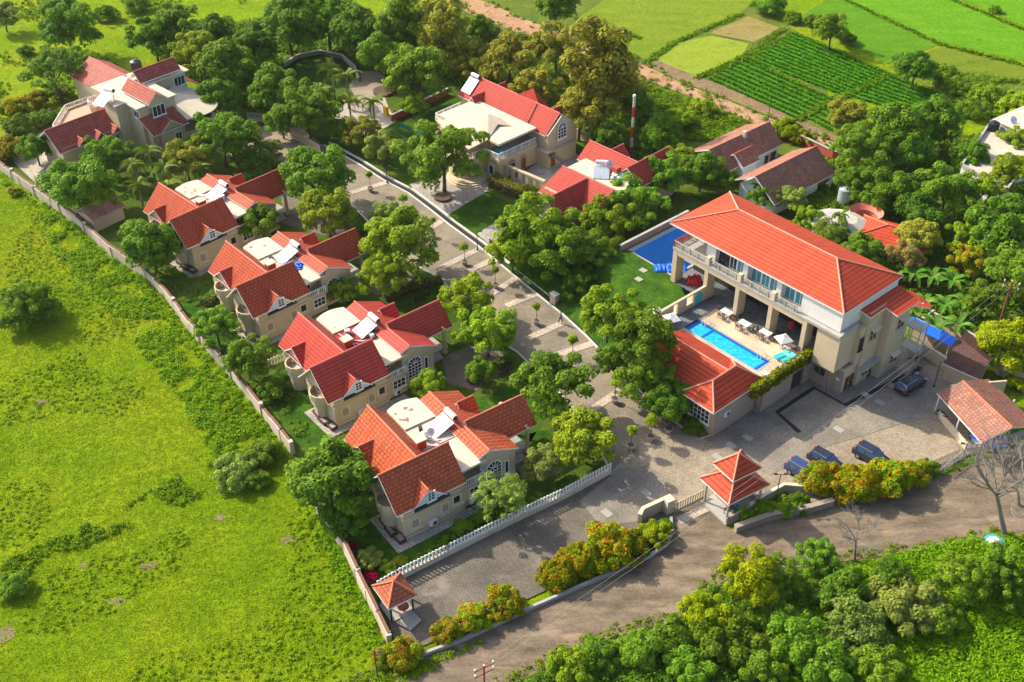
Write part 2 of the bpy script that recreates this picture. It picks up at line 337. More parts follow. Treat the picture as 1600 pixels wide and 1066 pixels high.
M['lf_palm']=leafm('leaf_palm',(.025,.05,.012),(.055,.09,.02),(.11,.14,.035),trans=.3,gl=.35)
M['lf_ban']=leafm('leaf_banana',(.02,.06,.012),(.035,.09,.02),(.07,.13,.04),trans=.2,gl=.3)
M['lf_red']=leafm('leaf_magenta',(.10,.006,.02),(.18,.008,.04),(.24,.015,.07))
# ---------------------------------------------------------------- the ground, roads and other structure sheets
def sheet(name, px, m, z, kind='structure', zp=0.0):
    b=MB(); P=[G(u,v,zp) for u,v in px]
    A=sum(P[k].x*P[(k+1)%len(P)].y-P[(k+1)%len(P)].x*P[k].y for k in range(len(P)))
    if A<0: P=P[::-1]
    b.face([(p.x,p.y,z) for p in P]); o=b.obj(name,m); o['kind']=kind; return o
b=MB(); b.face([(-690,-140,0),(690,-140,0),(690,990,0),(-690,990,0)]); b.obj('ground',M['meadow'])['kind']='structure'
WALL1=[(-14,256),(0,265),(69,315),(123,353),(176,401),(230,436),(262,468),(299,519),(347,572),(396,631),(457,708)]
WALL2=[(500,806),(541,866),(560,907),(609,1009)]
RE=[(505,228),(524,238),(558,257),(600,284),(638,304),(670,328),(700,352),(746,386),(803,433),(851,472),(878,493),(915,527),(945,558),(985,598),(1024,639),(1060,666),(1080,680),(1092,687),(1109,683)]
LE=[(480,250),(510,285),(560,330),(630,405),(690,437),(766,526),(809,551),(880,620),(930,680),(953,735)]
sheet('scrub_ground',[(430,80),(700,-20),(1150,-20),(1260,60),(1330,240),(1620,280),(1620,620),(1232,612),(1109,681)]+RE[::-1],M['scrub'],.015)
sheet('garden_ground',[(p[0]+2,p[1]-2) for p in WALL1]+WALL2+[(620,1000),(953,735)]+LE[::-1]+[(440,190),(340,150),(0,215),(-30,225)],M['estate'],.03)
sheet('park_ground',[(440,190),(400,120),(520,70),(640,90),(720,120),(900,180),(1060,215),(1080,260),(1040,340),(1000,400),(900,440)]+RE[9::-1],M['estate'],.035)
sheet('right_garden_ground',[(1060,300),(1200,250),(1320,240),(1620,250),(1620,600),(1500,590),(1440,520),(1300,400)],M['estate'],.035)
sheet('bottom_verge',[(1620,850),(1559,829),(1360,862),(1220,880),(1130,890),(1062,956),(950,986),(875,1020),(777,1070),(700,1120),(1700,1120)],M['estate'],.03)
for nm,px in [('lawn',[(498,800),(560,760),(600,850),(700,840),(960,735),(622,905),(590,940)]),('lawn',[(400,600),(470,700),(520,690),(560,660),(470,560)]),
  ('lawn',[(275,480),(340,430),(370,480),(440,560),(360,570)]),('lawn',[(580,205),(612,184),(715,150),(735,190),(700,250),(650,275),(600,262)]),
  ('lawn',[(698,334),(761,299),(809,325),(745,366)]),('lawn',[(700,540),(790,540),(800,560),(720,600)]),('lawn',[(700,640),(840,590),(860,640),(830,690),(800,700),(730,690)]),
  ('lawn',[(610,460),(690,440),(720,500),(640,530)]),('lawn',[(820,680),(860,670),(870,720),(830,740)])]:
    sheet(nm,px,M['lawn'],.055)
ang=[R(10*k) for k in range(36)]
sheet('round_lawn',[(500+62*math.cos(a),108+29*math.sin(a)) for a in ang],M['lawn'],.06)
sheet('sunk_court',[(545,135),(562,112),(590,112),(607,125),(600,150),(560,160)],M['tanconc'],.065)
sheet('park_plaza',[(530,160),(560,150),(600,150),(608,170),(620,190),(596,203),(560,215),(520,200)],M['hardw'],.06)
sheet('mansion_forecourt',[(22,255),(35,215),(60,205),(115,235),(160,262),(120,300),(70,300)],M['hardw'],.06)
sheet('mansion_path',[(20,240),(35,215),(70,200),(130,185),(135,192),(80,215)],M['tanconc'],.065)
sheet('gate_court',[(330,235),(350,212),(400,200),(442,190),(470,200),(505,228),(522,260),(480,275),(430,262),(380,255)],M['tanconc'],.06)
sheet('entrance_paving',[(640,288),(690,275),(765,285),(762,299),(700,336),(670,326)],M['pavec'],.06)
sheet('side_courtyard',[(790,290),(815,272),(845,250),(885,225),(910,250),(880,290),(840,310)],M['pavec'],.06)
sheet('garden_path',[(745,366),(809,326),(835,330),(776,392)],M['pavec'],.065)
for px in ([(690,560),(762,528),(800,572),(745,612),(700,600)],[(795,715),(850,700),(895,712),(870,742),(820,752)],[(545,430),(600,402),(650,432),(620,455),(590,462)],[(440,300),(500,330),(560,370),(520,372),(440,350)]):
    sheet('driveway',px,M['dkpave'],.065)
sheet('road',RE[:-3]+[(1050,720),(1000,760),(953,738)]+LE[::-1],M['pave'],.08)
sheet('forecourt',[(953,738),(1010,690),(1060,664),(1092,687),(1109,681),(1150,700),(1203,743),(1289,699),(1350,680),(1432,656),(1455,640),(1470,605),(1512,640),(1515,712),(1460,742),(1400,765),(1270,790),(1215,765),(1130,790),(1046,803),(1000,822)],M['tanconc'],.10)
sheet('street',[(600,950),(622,909),(953,738),(1000,822),(1047,790),(1050,806),(920,880),(850,925),(720,985),(650,1015),(618,1005)],M['dkpave'],.115)
sheet('service_yard',[(1100,686),(1222,610),(1250,585),(1320,570),(1420,535),(1440,560),(1510,600),(1486,662),(1432,656),(1289,700),(1203,744)],M['cobble'],.13)
M['shoulder']=groundm('road_shoulder_mat',[(.10,.10,.035),(.20,.15,.09),(.27,.20,.12)],.5,3,bm=.5,dist=.1)
sheet('road_shoulder',[(1640,690),(1660,868),(1559,838),(1480,854),(1360,872),(1300,880),(1220,890),(1140,902),(1072,966),(958,996),(882,1030),(785,1080),(640,1150),(560,1150),(700,1000)],M['shoulder'],.075)
sheet('outer_road',[(480,1085),(560,1052),(650,1028),(725,1001),(837,949),(950,900),(1017,870),(1049,847),(1052,815),(1046,803),(1130,792),(1141,829),(1200,812),(1270,790),(1400,770),(1497,736),(1620,680),(1660,860),(1559,829),(1480,845),(1360,862),(1300,870),(1220,880),(1130,890),(1062,956),(950,986),(875,1020),(777,1070),(640,1140),(480,1140)],M['oroad'],.09)
for x0,y0,x1,y1 in [(548,302,604,286),(652,370,691,346),(690,419,748,390),(731,425,775,404),(765,462,806,436),(791,479,838,460),(825,530,880,505),(862,558,926,538),(905,655,985,600),(1060,815,1110,792)]:
    a=G(x0,y0); c=G(x1,y1); d=(c-a).normalized(); n=Vector((-d.y,d.x,0))*.55; bb=MB()
    bb.face([tuple(a-n)[:2]+(.125,),tuple(c-n)[:2]+(.125,),tuple(c+n)[:2]+(.125,),tuple(a+n)[:2]+(.125,)]); bb.obj('paving_band',M['band'])['kind']='structure'
def ribbon(mb, pts, off, wd, z0, z1, m=0):
    """a strip following world points, offset to the left by off, width wd"""
    L=[]
    for i,p in enumerate(pts):
        a=pts[max(i-1,0)]; c=pts[min(i+1,len(pts)-1)]; d=Vector((c[0]-a[0],c[1]-a[1])).normalized(); n=Vector((-d.y,d.x))
        L.append((Vector((p[0],p[1]))+n*off,Vector((p[0],p[1]))+n*(off+wd)))
    for i in range(len(L)-1):
        a,b_=L[i]; c,d=L[i+1]; lo=[(a.x,a.y,z0),(c.x,c.y,z0),(d.x,d.y,z0),(b_.x,b_.y,z0)]; hi=[(q[0],q[1],z1) for q in lo]
        mb.face(hi,m); mb.face([lo[1],lo[0],hi[0],hi[1]],m); mb.face([lo[3],lo[2],hi[2],hi[3]],m)
        if i==0: mb.face([lo[0],lo[3],hi[3],hi[0]],m)
        if i==len(L)-2: mb.face([lo[2],lo[1],hi[1],hi[2]],m)
    return mb
def W(px,z=0): return [G(u,v,z) for u,v in px]
REw=W(RE)
sheet('grey_pad',[(966,735),(1010,728),(1040,748),(1046,792),(1003,815),(938,822),(905,784)],M['cobble'],.125)
ribbon(MB(),REw,0,.22,.05,.25).obj('road_kerb',M['kerb'])['kind']='structure'
ribbon(MB(),REw[:13],.32,.75,.04,.095).obj('road_drain',M['drain'])['kind']='structure'
ribbon(MB(),REw[:13],1.1,.3,.05,.3).obj('drain_kerb',M['kerb'])['kind']='structure'
ribbon(MB(),W(LE),-.2,.22,.05,.22).obj('road_kerb',M['kerb'])['kind']='structure'
ribbon(MB(),W([(1249,677),(1214,645.5),(1272,607),(1320,634),(1392,599),(1415,588)]),-.3,.6,.13,.145).obj('yard_drain',M['drain'])['kind']='structure'
ribbon(MB(),W([(640,1036),(725,1004),(837,952),(950,903),(1017,873),(1044,855),(1052,835),(1050,812)]),0,.3,.05,.55).obj('verge_kerb',M['conc'])['kind']='structure'
for u,v in [(1180,640),(1142,697),(1120,715),(1168,685),(1352,618),(1375,630),(1395,605),(1310,672),(948,803),(1010,772)]:
    p=G(u,v); bb=MB(); bb.obox((p.x,p.y),R(-49),1.15,.85,.13,.15); tag(bb.obj('manhole_slab',M['slabp']),kind='structure')
# upper lawn and sports court beside the clubhouse, a storey above the service yard
CF=Frame(20.95,126.31,-49.16)
rows=[[(790,415,.1),(851,462,.1),(915,518,.1),(975,580,.1),(1020,625,.1)],[(830,392,1.6),(885,428,1.8),(940,476,2.2),(1000,535,2.6),(1040,575,2.6)],
      [(900,380,4.1),(940,408,4.2),(985,440,4.2),(1025,475,4.2),(1060,515,4.2)],[(985,392,4.2),(1000,402,4.2),(1030,420,4.2),(1058,437,4.2),(1090,500,4.2)]]
b=MB(); g=[[G(u,v,z) for u,v,z in r] for r in rows]
for i in range(3):
    for j in range(4): b.face([g[i][j],g[i+1][j],g[i+1][j+1],g[i][j+1]])
o=b.obj('upper_lawn',M['lawn'],smooth=True); o['kind']='structure'
b=MB(); q=[CF.w(-8.2,.7),CF.w(.6,.7),CF.w(.6,13),CF.w(-8.2,13)]; b.prism([(p.x,p.y) for p in q],0,4.18); b.obj('court_terrace',M['conc'])['kind']='structure'
b=MB(); q=[CF.w(-7.6,1.0),CF.w(.2,1.0),CF.w(.2,12.6),CF.w(-7.6,12.6)]; b.face([(p.x,p.y,4.2) for p in q]); b.obj('sports_court',M['court'])['kind']='structure'
b=MB()
def arc(cx,cy,r,a0,a1,n=18,wd=.1):
    pts=[CF.w(cx+r*math.cos(R(a0+(a1-a0)*k/n)),cy+r*math.sin(R(a0+(a1-a0)*k/n))) for k in range(n+1)]
    ribbon(b,pts,-wd/2,wd,4.2,4.212)
arc(-1.2,8,3.2,90,270); arc(-1.2,8,1.2,0,360,20); ribbon(b,[CF.w(-7.4,1.2),CF.w(-7.4,12.4)],0,.1,4.2,4.212); ribbon(b,[CF.w(-1.2,4.8),CF.w(.2,4.8)],0,.1,4.2,4.212)
b.obj('court_lines',M['courtl'])['kind']='structure'
# farmland beyond, top right
FLD=[('light_field',[(900,30),(960,-10),(1190,-10),(1150,28),(1045,74),(1017,97),(960,70)],(.17,.26,.02),(.28,.36,.03)),
 ('pale_field',[(1019,88),(1056,68),(1112,56),(1170,68),(1160,88),(1092,121),(1040,106)],(.26,.36,.03),(.38,.45,.05)),
 ('fallow_patch',[(1107,52),(1169,26),(1219,44),(1178,66)],(.30,.25,.07),(.42,.33,.12)),
 ('far_field',[(1244,30),(1308,-10),(1465,71),(1386,100)],(.10,.26,.012),(.15,.34,.02)),
 ('far_field',[(1312,-4),(1470,-10),(1620,60),(1620,100),(1470,66)],(.12,.31,.012),(.18,.40,.02)),
 ('far_field',[(1482,-10),(1620,-10),(1620,50)],(.12,.31,.012),(.18,.40,.02)),
 ('scrub_field',[(1390,104),(1470,74),(1620,110),(1620,260),(1530,180)],(.14,.22,.02),(.24,.30,.03))]
for i,(nm,px,c1,c2) in enumerate(FLD):
    sheet(nm,px,groundm(nm+'_mat',[c1,tuple((x+y)/2 for x,y in zip(c1,c2)),c2],.15,1.3,bm=1,dist=.5,patch=tuple(k*.6 for k in c1),pt=(.58,.7),ps=.3,warp=(30,3)),.05)
TRACK=[(690,-10),(745,12),(830,48),(900,72),(960,92),(1000,112),(1063,140),(1124,163),(1199,194),(1263,220),(1335,248)]
sheet('track',[(690,-18),(760,4),(835,36),(905,62),(960,82),(1000,99),(1064,130),(1130,155),(1200,184),(1265,209),(1345,239),(1322,252),(1257,224),(1192,199),(1122,168),(1057,143),(998,121),(955,102),(895,80),(825,58),(735,22),(670,-10)],M['dirt'],.06)
sheet('bare_track_edge',[(1000,96),(1030,96),(1090,120),(1170,150),(1240,185),(1330,222),(1345,236),(1265,206),(1200,181),(1130,152),(1064,128)],groundm('bare_soil',[(.16,.11,.06),(.25,.17,.10),(.20,.20,.05)],.4,2,bm=.8,dist=.2),.055)
# rice plots: rows of plants
PLOT=[[(1172,94),(1240,54),(1386,116),(1319,150)],[(1109,124),(1160,95),(1294,154),(1242,184)],[(1328,150),(1392,121),(1522,173),(1490,200)],[(1259,184),(1302,161),(1352,195),(1336,222)]]
def blades(name, cen, per, ln, spread, m, kind='stuff', up=1.0, seed=3):
    """many small bent blades round given centres, one mesh"""
    rg=np.random.default_rng(seed); C=np.repeat(np.array(cen),per,axis=0); n=len(C)
    C=C+np.stack([rg.normal(0,spread,n),rg.normal(0,spread,n),np.zeros(n)],1)
    a=rg.uniform(0,2*np.pi,n); t=rg.uniform(.1,.9,n)/up; L=ln*rg.uniform(.6,1.2,n)*(1 if np.ndim(ln)==0 else 1)
    d=np.stack([np.cos(a)*np.sin(t),np.sin(a)*np.sin(t),np.cos(t)],1)*L[:,None]; sdv=np.stack([-np.sin(a),np.cos(a),np.zeros(n)],1)*(L*.28)[:,None]
    V=np.stack([C-sdv*.6,C+sdv*.6,C+d*.6+sdv,C+d*.6-sdv, C+d+np.stack([np.cos(a),np.sin(a),-.3*np.ones(n)],1)*(L*.25)[:,None]],1).reshape(-1,3)
    k=np.arange(n)*5; loops=np.stack([k,k+1,k+2,k+3,k+3,k+2,k+4],1).ravel(); st=np.stack([np.arange(n)*7,np.arange(n)*7+4],1).ravel()
    me=bpy.data.meshes.new(name); me.vertices.add(len(V)); me.vertices.foreach_set('co',V.ravel()); me.loops.add(len(loops)); me.loops.foreach_set('vertex_index',loops)
    me.polygons.add(2*n); me.polygons.foreach_set('loop_start',st); me.update(); me.validate(); me.materials.append(m)
    o=bpy.data.objects.new(name,me); sc.collection.objects.link(o); o['kind']=kind; return o
M['ricebase']=groundm('rice_base',[(.03,.10,.008),(.05,.14,.01),(.08,.18,.012)],.4,3,bm=.5,dist=.1)
for i,q in enumerate(PLOT):
    P=W(q); sheet('rice_plot',q,M['ricebase'],.055); cen=[]
    L=(P[2]-P[1]).length; D=(P[0]-P[1]).length; nr=int(D/1.5); nc=int(L/.42)
    for r_ in range(nr+1):
        for c_ in range(nc+1):
            v=r_/nr; u=c_/nc; p=(P[1]*(1-v)+P[0]*v)*(1-u)+(P[2]*(1-v)+P[3]*v)*u; cen.append((p.x,p.y,.05))
    o=blades('rice_crop',cen,8,.5,.13,M['lf_rice'],seed=i)
def inpoly(x,y,P):
    c=False; j=len(P)-1
    for i in range(len(P)):
        if (P[i][1]>y)!=(P[j][1]>y) and x<(P[j][0]-P[i][0])*(y-P[i][1])/(P[j][1]-P[i][1])+P[i][0]: c=not c
        j=i
    return c
def scatter(poly,n,seed=1):
    rr=random.Random(seed); xs=[p.x for p in poly]; ys=[p.y for p in poly]; out=[]; t=[(p.x,p.y) for p in poly]
    while len(out)<n:
        x=rr.uniform(min(xs),max(xs)); y=rr.uniform(min(ys),max(ys))
        if inpoly(x,y,t): out.append((x,y,0))
    return out
from mathutils import noise as mn
def clumpy(pts,sc_,thr): return [p for p in pts if mn.noise(Vector((p[0]*sc_,p[1]*sc_,3)))>thr]
FIELD=W([(-40,300)]+[(p[0]-6,p[1]+6) for p in WALL1]+[(490,812),(600,1012),(560,1045),(450,1085),(-60,1120)])
blades('grass_tufts',scatter(FIELD,30000,1),4,.14,.30,M['lf_grass'],seed=5)
BELT=W([(60,330),(110,350),(160,400),(215,440),(290,540),(335,590),(385,650),(445,712),(425,760),(350,740),(290,640),(230,560),(170,480),(80,390)])
def leafmesh(name,cen,rc,per,leaf,squash=1.0,seed=0,cut=-.9,droop=0):
    rg=np.random.default_rng(seed); cen=np.array(cen); rc=np.array(rc); C=np.repeat(cen,per,axis=0); r=np.repeat(rc,per)
    n=len(C); d=rg.normal(size=(n,3)); d/=np.linalg.norm(d,axis=1)[:,None]; d[:,2]=np.where(d[:,2]<-.35,-d[:,2],d[:,2])
    pos=C+d*(r*rg.uniform(.55,1.08,n)**.6)[:,None]*np.array([1,1,.85])
    keep=pos[:,2]>cut; pos=pos[keep]; d=d[keep]; n=len(pos)
    nr=d*1.0+rg.normal(size=(n,3))*.38+np.array([-.12,.08,.40]); nr/=np.linalg.norm(nr,axis=1)[:,None]
    t=np.cross(nr,rg.normal(size=(n,3))); t/=np.linalg.norm(t,axis=1)[:,None]; s=np.cross(nr,t); L=leaf*rg.uniform(.6,1.3,n)
    a=t*L[:,None]; b=s*(L*.55)[:,None]; dn=nr*(L*.22)[:,None]-np.array([0,0,droop])*L[:,None]
    V=np.stack([pos-a,pos+b,pos+a-dn,pos-b],1).reshape(-1,3)
    k=np.arange(n)*4; lo=np.stack([k,k+1,k+2,k+3],1).ravel()
    me=bpy.data.meshes.new(name); me.vertices.add(len(V)); me.vertices.foreach_set('co',V.ravel()); me.loops.add(len(lo)); me.loops.foreach_set('vertex_index',lo)
    me.polygons.add(n); me.polygons.foreach_set('loop_start',np.arange(n)*4); me.update(); me.validate(); return me
def scrub(name,pts,r0,r1,per,leaf,m,seed=1):
    """low leafy growth: one mesh of many small leafy mounds"""
    rr=random.Random(seed); rs=[rr.uniform(r0,r1)*rr.choice((.6,1,1,1.4)) for _ in pts]
    me=leafmesh(name,[(p[0],p[1],r*.25) for p,r in zip(pts,rs)],rs,per,leaf,seed=seed,cut=.02); me.materials.append(m)
    o=bpy.data.objects.new(name,me); sc.collection.objects.link(o); o['kind']='stuff'; return o
scrub('weeds',clumpy(scatter(FIELD,7000,2),.08,.10),.12,.30,16,.11,M['lf_weed'],6)
scrub('weed_belt',clumpy(scatter(BELT,2600,4),.25,-.12),.22,.6,30,.12,M['lf_weed'],7)
scrub('weed_belt',clumpy(scatter(W([(300,560),(440,700),(450,735),(330,770),(120,860),(0,930),(0,880),(180,800),(280,740),(330,690)]),1500,44),.2,.0),.2,.5,26,.12,M['lf_weed'],45)
scrub('grass_bank',scatter(W([(1340,882),(1480,852),(1559,837),(1640,858),(1640,1100),(1480,1110),(1180,1110),(1250,980)]),3000,8),.3,.75,40,.13,M['lf_weed'],9)
scrub('thicket_undergrowth',scatter(W([(1290,890),(1250,980),(1180,1110),(760,1110),(880,1035),(1060,975),(1120,915),(1220,895)]),1500,88),.35,.8,40,.14,M['lf_mid'],90)
scrub('wall_foot_weeds',[(p[0]+rnd.uniform(-1.6,.1),p[1]+rnd.uniform(-1.2,.2),0) for a,c in list(zip(W(WALL1),W(WALL1)[1:]))+list(zip(W(WALL2),W(WALL2)[1:])) for k in range(46) for p in [a.lerp(c,k/46)]],.2,.6,30,.12,M['lf_weed'],61)
scrub('road_edge_weeds',[(p[0]+rnd.uniform(-.7,.9),p[1]+rnd.uniform(-1.0,.4),0) for a,c in zip(W([(777,1066),(875,1020),(950,986),(1062,956),(1130,890),(1220,880),(1360,862),(1480,845),(1559,829)]),W([(875,1020),(950,986),(1062,956),(1130,890),(1220,880),(1360,862),(1480,845),(1559,829),(1620,850)])) for k in range(34) if k%5 for p in [a.lerp(c,k/34)]],.15,.6,26,.12,M['lf_weed'],62)
scrub('track_edge_weeds',[(p[0]+rnd.uniform(-1.5,1.5),p[1]+rnd.uniform(-1.5,1.5),0) for L_ in ([(760,6),(835,38),(905,64),(960,84),(1000,100),(1064,131),(1130,156),(1200,185),(1265,210),(1345,240)],[(735,21),(825,57),(895,79),(955,101),(998,120),(1057,142),(1122,167),(1192,198),(1257,223),(1322,251)]) for a,c in zip(W(L_),W(L_)[1:]) for k in range(34) for p in [a.lerp(c,k/34)] if rnd.random()<.4],.25,.75,26,.2,M['lf_weed'],63)
scrub('grass_verge',scatter(W([(620,1040),(700,1020),(760,1000),(650,1060),(560,1090),(480,1090),(560,1052)]),420,8),.15,.4,24,.11,M['lf_weed'],19)
scrub('meadow_scrub',clumpy(scatter(W([(1000,130),(1190,205),(1180,225),(1080,220),(1010,215),(960,150)]),1500,9),.1,-.3),.3,.9,34,.2,M['lf_weed'],10)
scrub('back_scrub',clumpy(scatter(W([(700,30),(830,60),(960,110),(1000,220),(880,200),(760,120),(690,80)]),1500,11),.1,-.3),.4,1.1,34,.22,M['lf_light'],12)
scrub('far_meadow_scrub',clumpy(scatter(W([(-40,-20),(420,-20),(420,60),(200,130),(60,200),(-40,210)]),2600,12),.07,.08),.2,.7,20,.2,M['lf_weed'],13)
scrub('garden_undergrowth',clumpy(scatter(W([(1330,240),(1620,200),(1620,600),(1540,560),(1440,500),(1360,440),(1250,330),(1220,270)]),3200,15),.12,-.25),.3,.9,34,.18,M['lf_mid'],16)
scrub('park_undergrowth',clumpy(scatter(W([(210,60),(500,20),(760,60),(900,160),(1060,215),(1080,260),(1020,250),(700,120),(640,90),(430,80),(440,180),(330,150)]),3600,17),.12,-.25),.4,1.1,30,.22,M['lf_mid'],18)
scrub('villa_garden_plants',clumpy(scatter(W([(210,440),(300,480),(400,590),(470,690),(500,700),(440,580),(330,430),(250,380)]),520,21),.3,-.1),.15,.5,34,.11,M['lf_mid'],22)
scrub('fence_border_plants',scatter(W([(640,895),(940,748),(925,740),(740,815),(650,870)]),260,23),.15,.45,34,.1,M['lf_mid'],24)
scrub('farm_scrub',clumpy(scatter(W([(1400,85),(1470,110),(1620,130),(1620,200),(1540,190),(1400,125)]),900,25),.1,-.1),.4,1.0,26,.22,M['lf_mid'],26)
blades('field_bunds',[tuple(G(u,v))[:2]+(0,) for a,c in [((1112,118),(1240,52)),((1168,92),(1298,158)),((1298,158),(1325,148)),((1240,52),(1390,118)),((1320,152),(1390,118)),((1390,118),(1530,176)),((1246,188),(1300,158)),((1010,98),(1056,66)),((1056,66),(1160,22)),((1090,122),(1165,88)),((1165,88),(1225,46)),((1308,-5),(1470,70)),((1470,70),(1620,108)),((1475,-5),(1620,55)),((900,30),(1000,60))] for k in range(60) for u,v in [(a[0]+(c[0]-a[0])*k/60+rnd.uniform(-1.2,1.2),a[1]+(c[1]-a[1])*k/60+rnd.uniform(-1,1))]],12,.5,.35,M['lf_weed'],seed=14)
blades('garden_undergrowth',clumpy(scatter(W([(1330,240),(1620,200),(1620,600),(1540,560),(1440,500),(1360,440),(1250,330),(1220,270)]),2600,15),.15,-.15),14,.7,.6,M['lf_mid'],seed=16)
blades('park_undergrowth',clumpy(scatter(W([(210,60),(500,20),(760,60),(900,160),(1060,215),(1080,260),(1020,250),(700,120),(640,90),(430,80),(440,180),(330,150)]),3000,17),.15,-.2),14,.8,.7,M['lf_mid'],seed=18)
# ---------------------------------------------------------------- building helpers
def win(par,x,y,z,dx,dy,w,h,nx=2,ny=3,arch=False,fm='white',gm='glass',name='window',bar=.07,sill=True):
    """a window (frame, mullions) with its pane as sub-part; (dx,dy) runs along the wall, outside is to its right"""
    L=math.hypot(dx,dy); dx/=L; dy/=L; ox,oy=dy,-dx
    P=lambda a,b_,c:(x+dx*a+ox*b_,y+dy*a+oy*b_,z+c)
    f=MB()
    def bx(a0,a1,c0,c1,b0=-.05,b1=.09):
        i=len(f.v); f.v+=[P(a0,b0,c0),P(a1,b0,c0),P(a1,b1,c0),P(a0,b1,c0),P(a0,b0,c1),P(a1,b0,c1),P(a1,b1,c1),P(a0,b1,c1)]
        for q in [(0,1,2,3),(7,6,5,4),(1,0,4,5),(2,1,5,6),(3,2,6,7),(0,3,7,4)]: f.f.append(tuple(i+j for j in q)); f.m.append(0)
    e=bar*1.5; hh=h-w/2 if arch else h
    bx(-e,0,-e,hh); bx(w,w+e,-e,hh); bx(0,w,-e,0)
    if not arch: bx(-e,w+e,h,h+e)
    if sill: bx(-e*2,w+e*2,-e*1.9,-e,-.05,.2)
    for k in range(1,nx): bx(w*k/nx-bar/2,w*k/nx+bar/2,0,hh,-.02,.07)
    for k in range(1,ny+(1 if arch else 0)): bx(0,w,hh*k/ny-bar/2,hh*k/ny+bar/2,-.02,.07)
    pane=[P(0,.03,0),P(w,.03,0),P(w,.03,hh)]
    if arch:
        n=12; r=w/2
        for k in range(1,n): pane.append(P(r+r*math.cos(math.pi*k/n),.03,hh+r*math.sin(math.pi*k/n)))
        for k in range(n):
            t0,t1=math.pi*k/n,math.pi*(k+1)/n
            q=[(r+rr*math.cos(t),hh+rr*math.sin(t)) for rr,t in ((r,t0),(r+e,t0),(r+e,t1),(r,t1))]
            a=[P(u,.09,v) for u,v in q]; b2=[P(u,-.05,v) for u,v in q]
            f.face(a); f.face(b2[::-1]); [f.face([b2[i],b2[(i+1)%4],a[(i+1)%4],a[i]]) for i in range(4)]
        for k in range(1,5):
            t=math.pi*k/5; f.tube(P(r,.05,hh),P(r+r*math.cos(t),.05,hh+r*math.sin(t)),bar*.5,n=4)
    pane.append(P(0,.03,hh)); g=MB(); g.face(pane)
    o=f.obj(name,M[fm],par); g.obj('pane',M[gm],o); return o
def door(par,x,y,z,dx,dy,w,h,m='wood'):
    L=math.hypot(dx,dy); dx/=L; dy/=L; ox,oy=dy,-dx; b=MB()
    P=lambda a,c:(x+dx*a+ox*c,y+dy*a+oy*c)
    b.prism([P(0,-.03),P(w,-.03),P(w,.05),P(0,.05)],z,z+h); o=b.obj('door',M[m],par)
    k=MB(); k.prism([P(w*.8,.05),P(w*.86,.05),P(w*.86,.11),P(w*.8,.11)],z+h*.45,z+h*.5); k.obj('handle',M['steel'],o); return o
def rail(par,pts,z,h=.9,m='white',step=.28,name='railing'):
    b=MB()
    for (x0,y0),(x1,y1) in zip(pts,pts[1:]):
        L=math.hypot(x1-x0,y1-y0); a=math.atan2(y1-y0,x1-x0); c=((x0+x1)/2,(y0+y1)/2)
        b.obox(c,a,L+.08,.10,z+h-.1,z+h); b.obox(c,a,L,.08,z+.05,z+.12)
        n=max(1,int(L/step))
        for k in range(n+1): b.obox((x0+(x1-x0)*k/n,y0+(y1-y0)*k/n),a,.07 if k%6 else .16,.07 if k%6 else .16,z+.01,z+h-.05)
    return b.obj(name,M[m],par)
def ac(frame,x,y,z,label,rz=0):
    t=thing('air_conditioner',label,'air conditioner',frame.w(x,y,z),R(frame.a*180/math.pi+rz),'air conditioner units on the villa walls')
    b=MB(); b.box(-.5,.5,-.2,.2,0,.72); b.obj('casing',M['steel'],t,bevel=.03)
    g=MB(); g.cyl((0,0),.26,0,.02,16); o=g.obj('fan_grille',M['dark'],t); o.rotation_euler=(R(90),0,0); o.location=(.12,-.21,.36)
    f=MB(); f.box(-.5,-.42,-.18,.28,-.08,-.005); f.box(.42,.5,-.18,.28,-.08,-.005); f.obj('bracket',M['dark'],t)
def heater(pos,rz,label,w=2.3,l=2.3,dz=.95,two=True,tankm='steel'):
    """solar water heater: tilted collector on a stand, storage cylinder along its upper edge (local x points up the tilt)"""
    t=thing('solar_water_heater',label,'solar heater',pos,rz,'solar water heaters on the roofs')
    a=math.atan2(dz,l); b=MB()
    for k in range(2 if two else 1):
        w0=-w/2+(w/2+.02)*k if two else -w/2; w1=w0+(w/2-.03 if two else w)
        p=[(0,w0,.12),(0,w1,.12),(l,w1,.12+dz),(l,w0,.12+dz)]; b.slab(p,.10,0,1)
    b.obj('collector',[M['solar'],M['steel']],t)
    s=MB()
    for y in (-w/2+.1,w/2-.1):
        s.tube((l-.1,y,0),(l-.1,y,dz+.05),.05); s.tube((.1,y,0),(.1,y,.08),.05); s.tube((.1,y,.0),(l+.4,y,.02),.04); s.tube((l+.35,y*.7,0),(l+.35,y*.7,dz+.25),.05)
    s.obj('stand',M['steel'],t)
    c=MB(); c.cyl((0,0),.36,-w*.42,w*.42,18); o=c.obj('storage_tank',M[tankm],t,bevel=.05); o.rotation_euler=(R(90),0,0); o.location=(l+.35,0,dz+.5)
    e=MB(); e.cyl((0,0),.30,0,.03,14); q=e.obj('end_cap',M['dark'],o); q.location=(0,0,w*.42)
    return t
def tank(pos,label,r=.7,h=1.5,m='black',group=None):
    t=thing('water_tank',label,'water tank',pos,0,group or 'plastic water tanks'); b=MB(); b.cyl((0,0),r,0,h,20); 
    for k in range(1,5): b.cyl((0,0),r*1.03,h*k/5-.04,h*k/5+.04,20)
    b.cyl((0,0),r,h,h+.25*r,20,r*.45); b.obj('body',M[m],t,smooth=False)
    c=MB(); c.cyl((0,0),r*.4,h+.25*r,h+.25*r+.1,16); c.obj('lid',M[m],t); return t
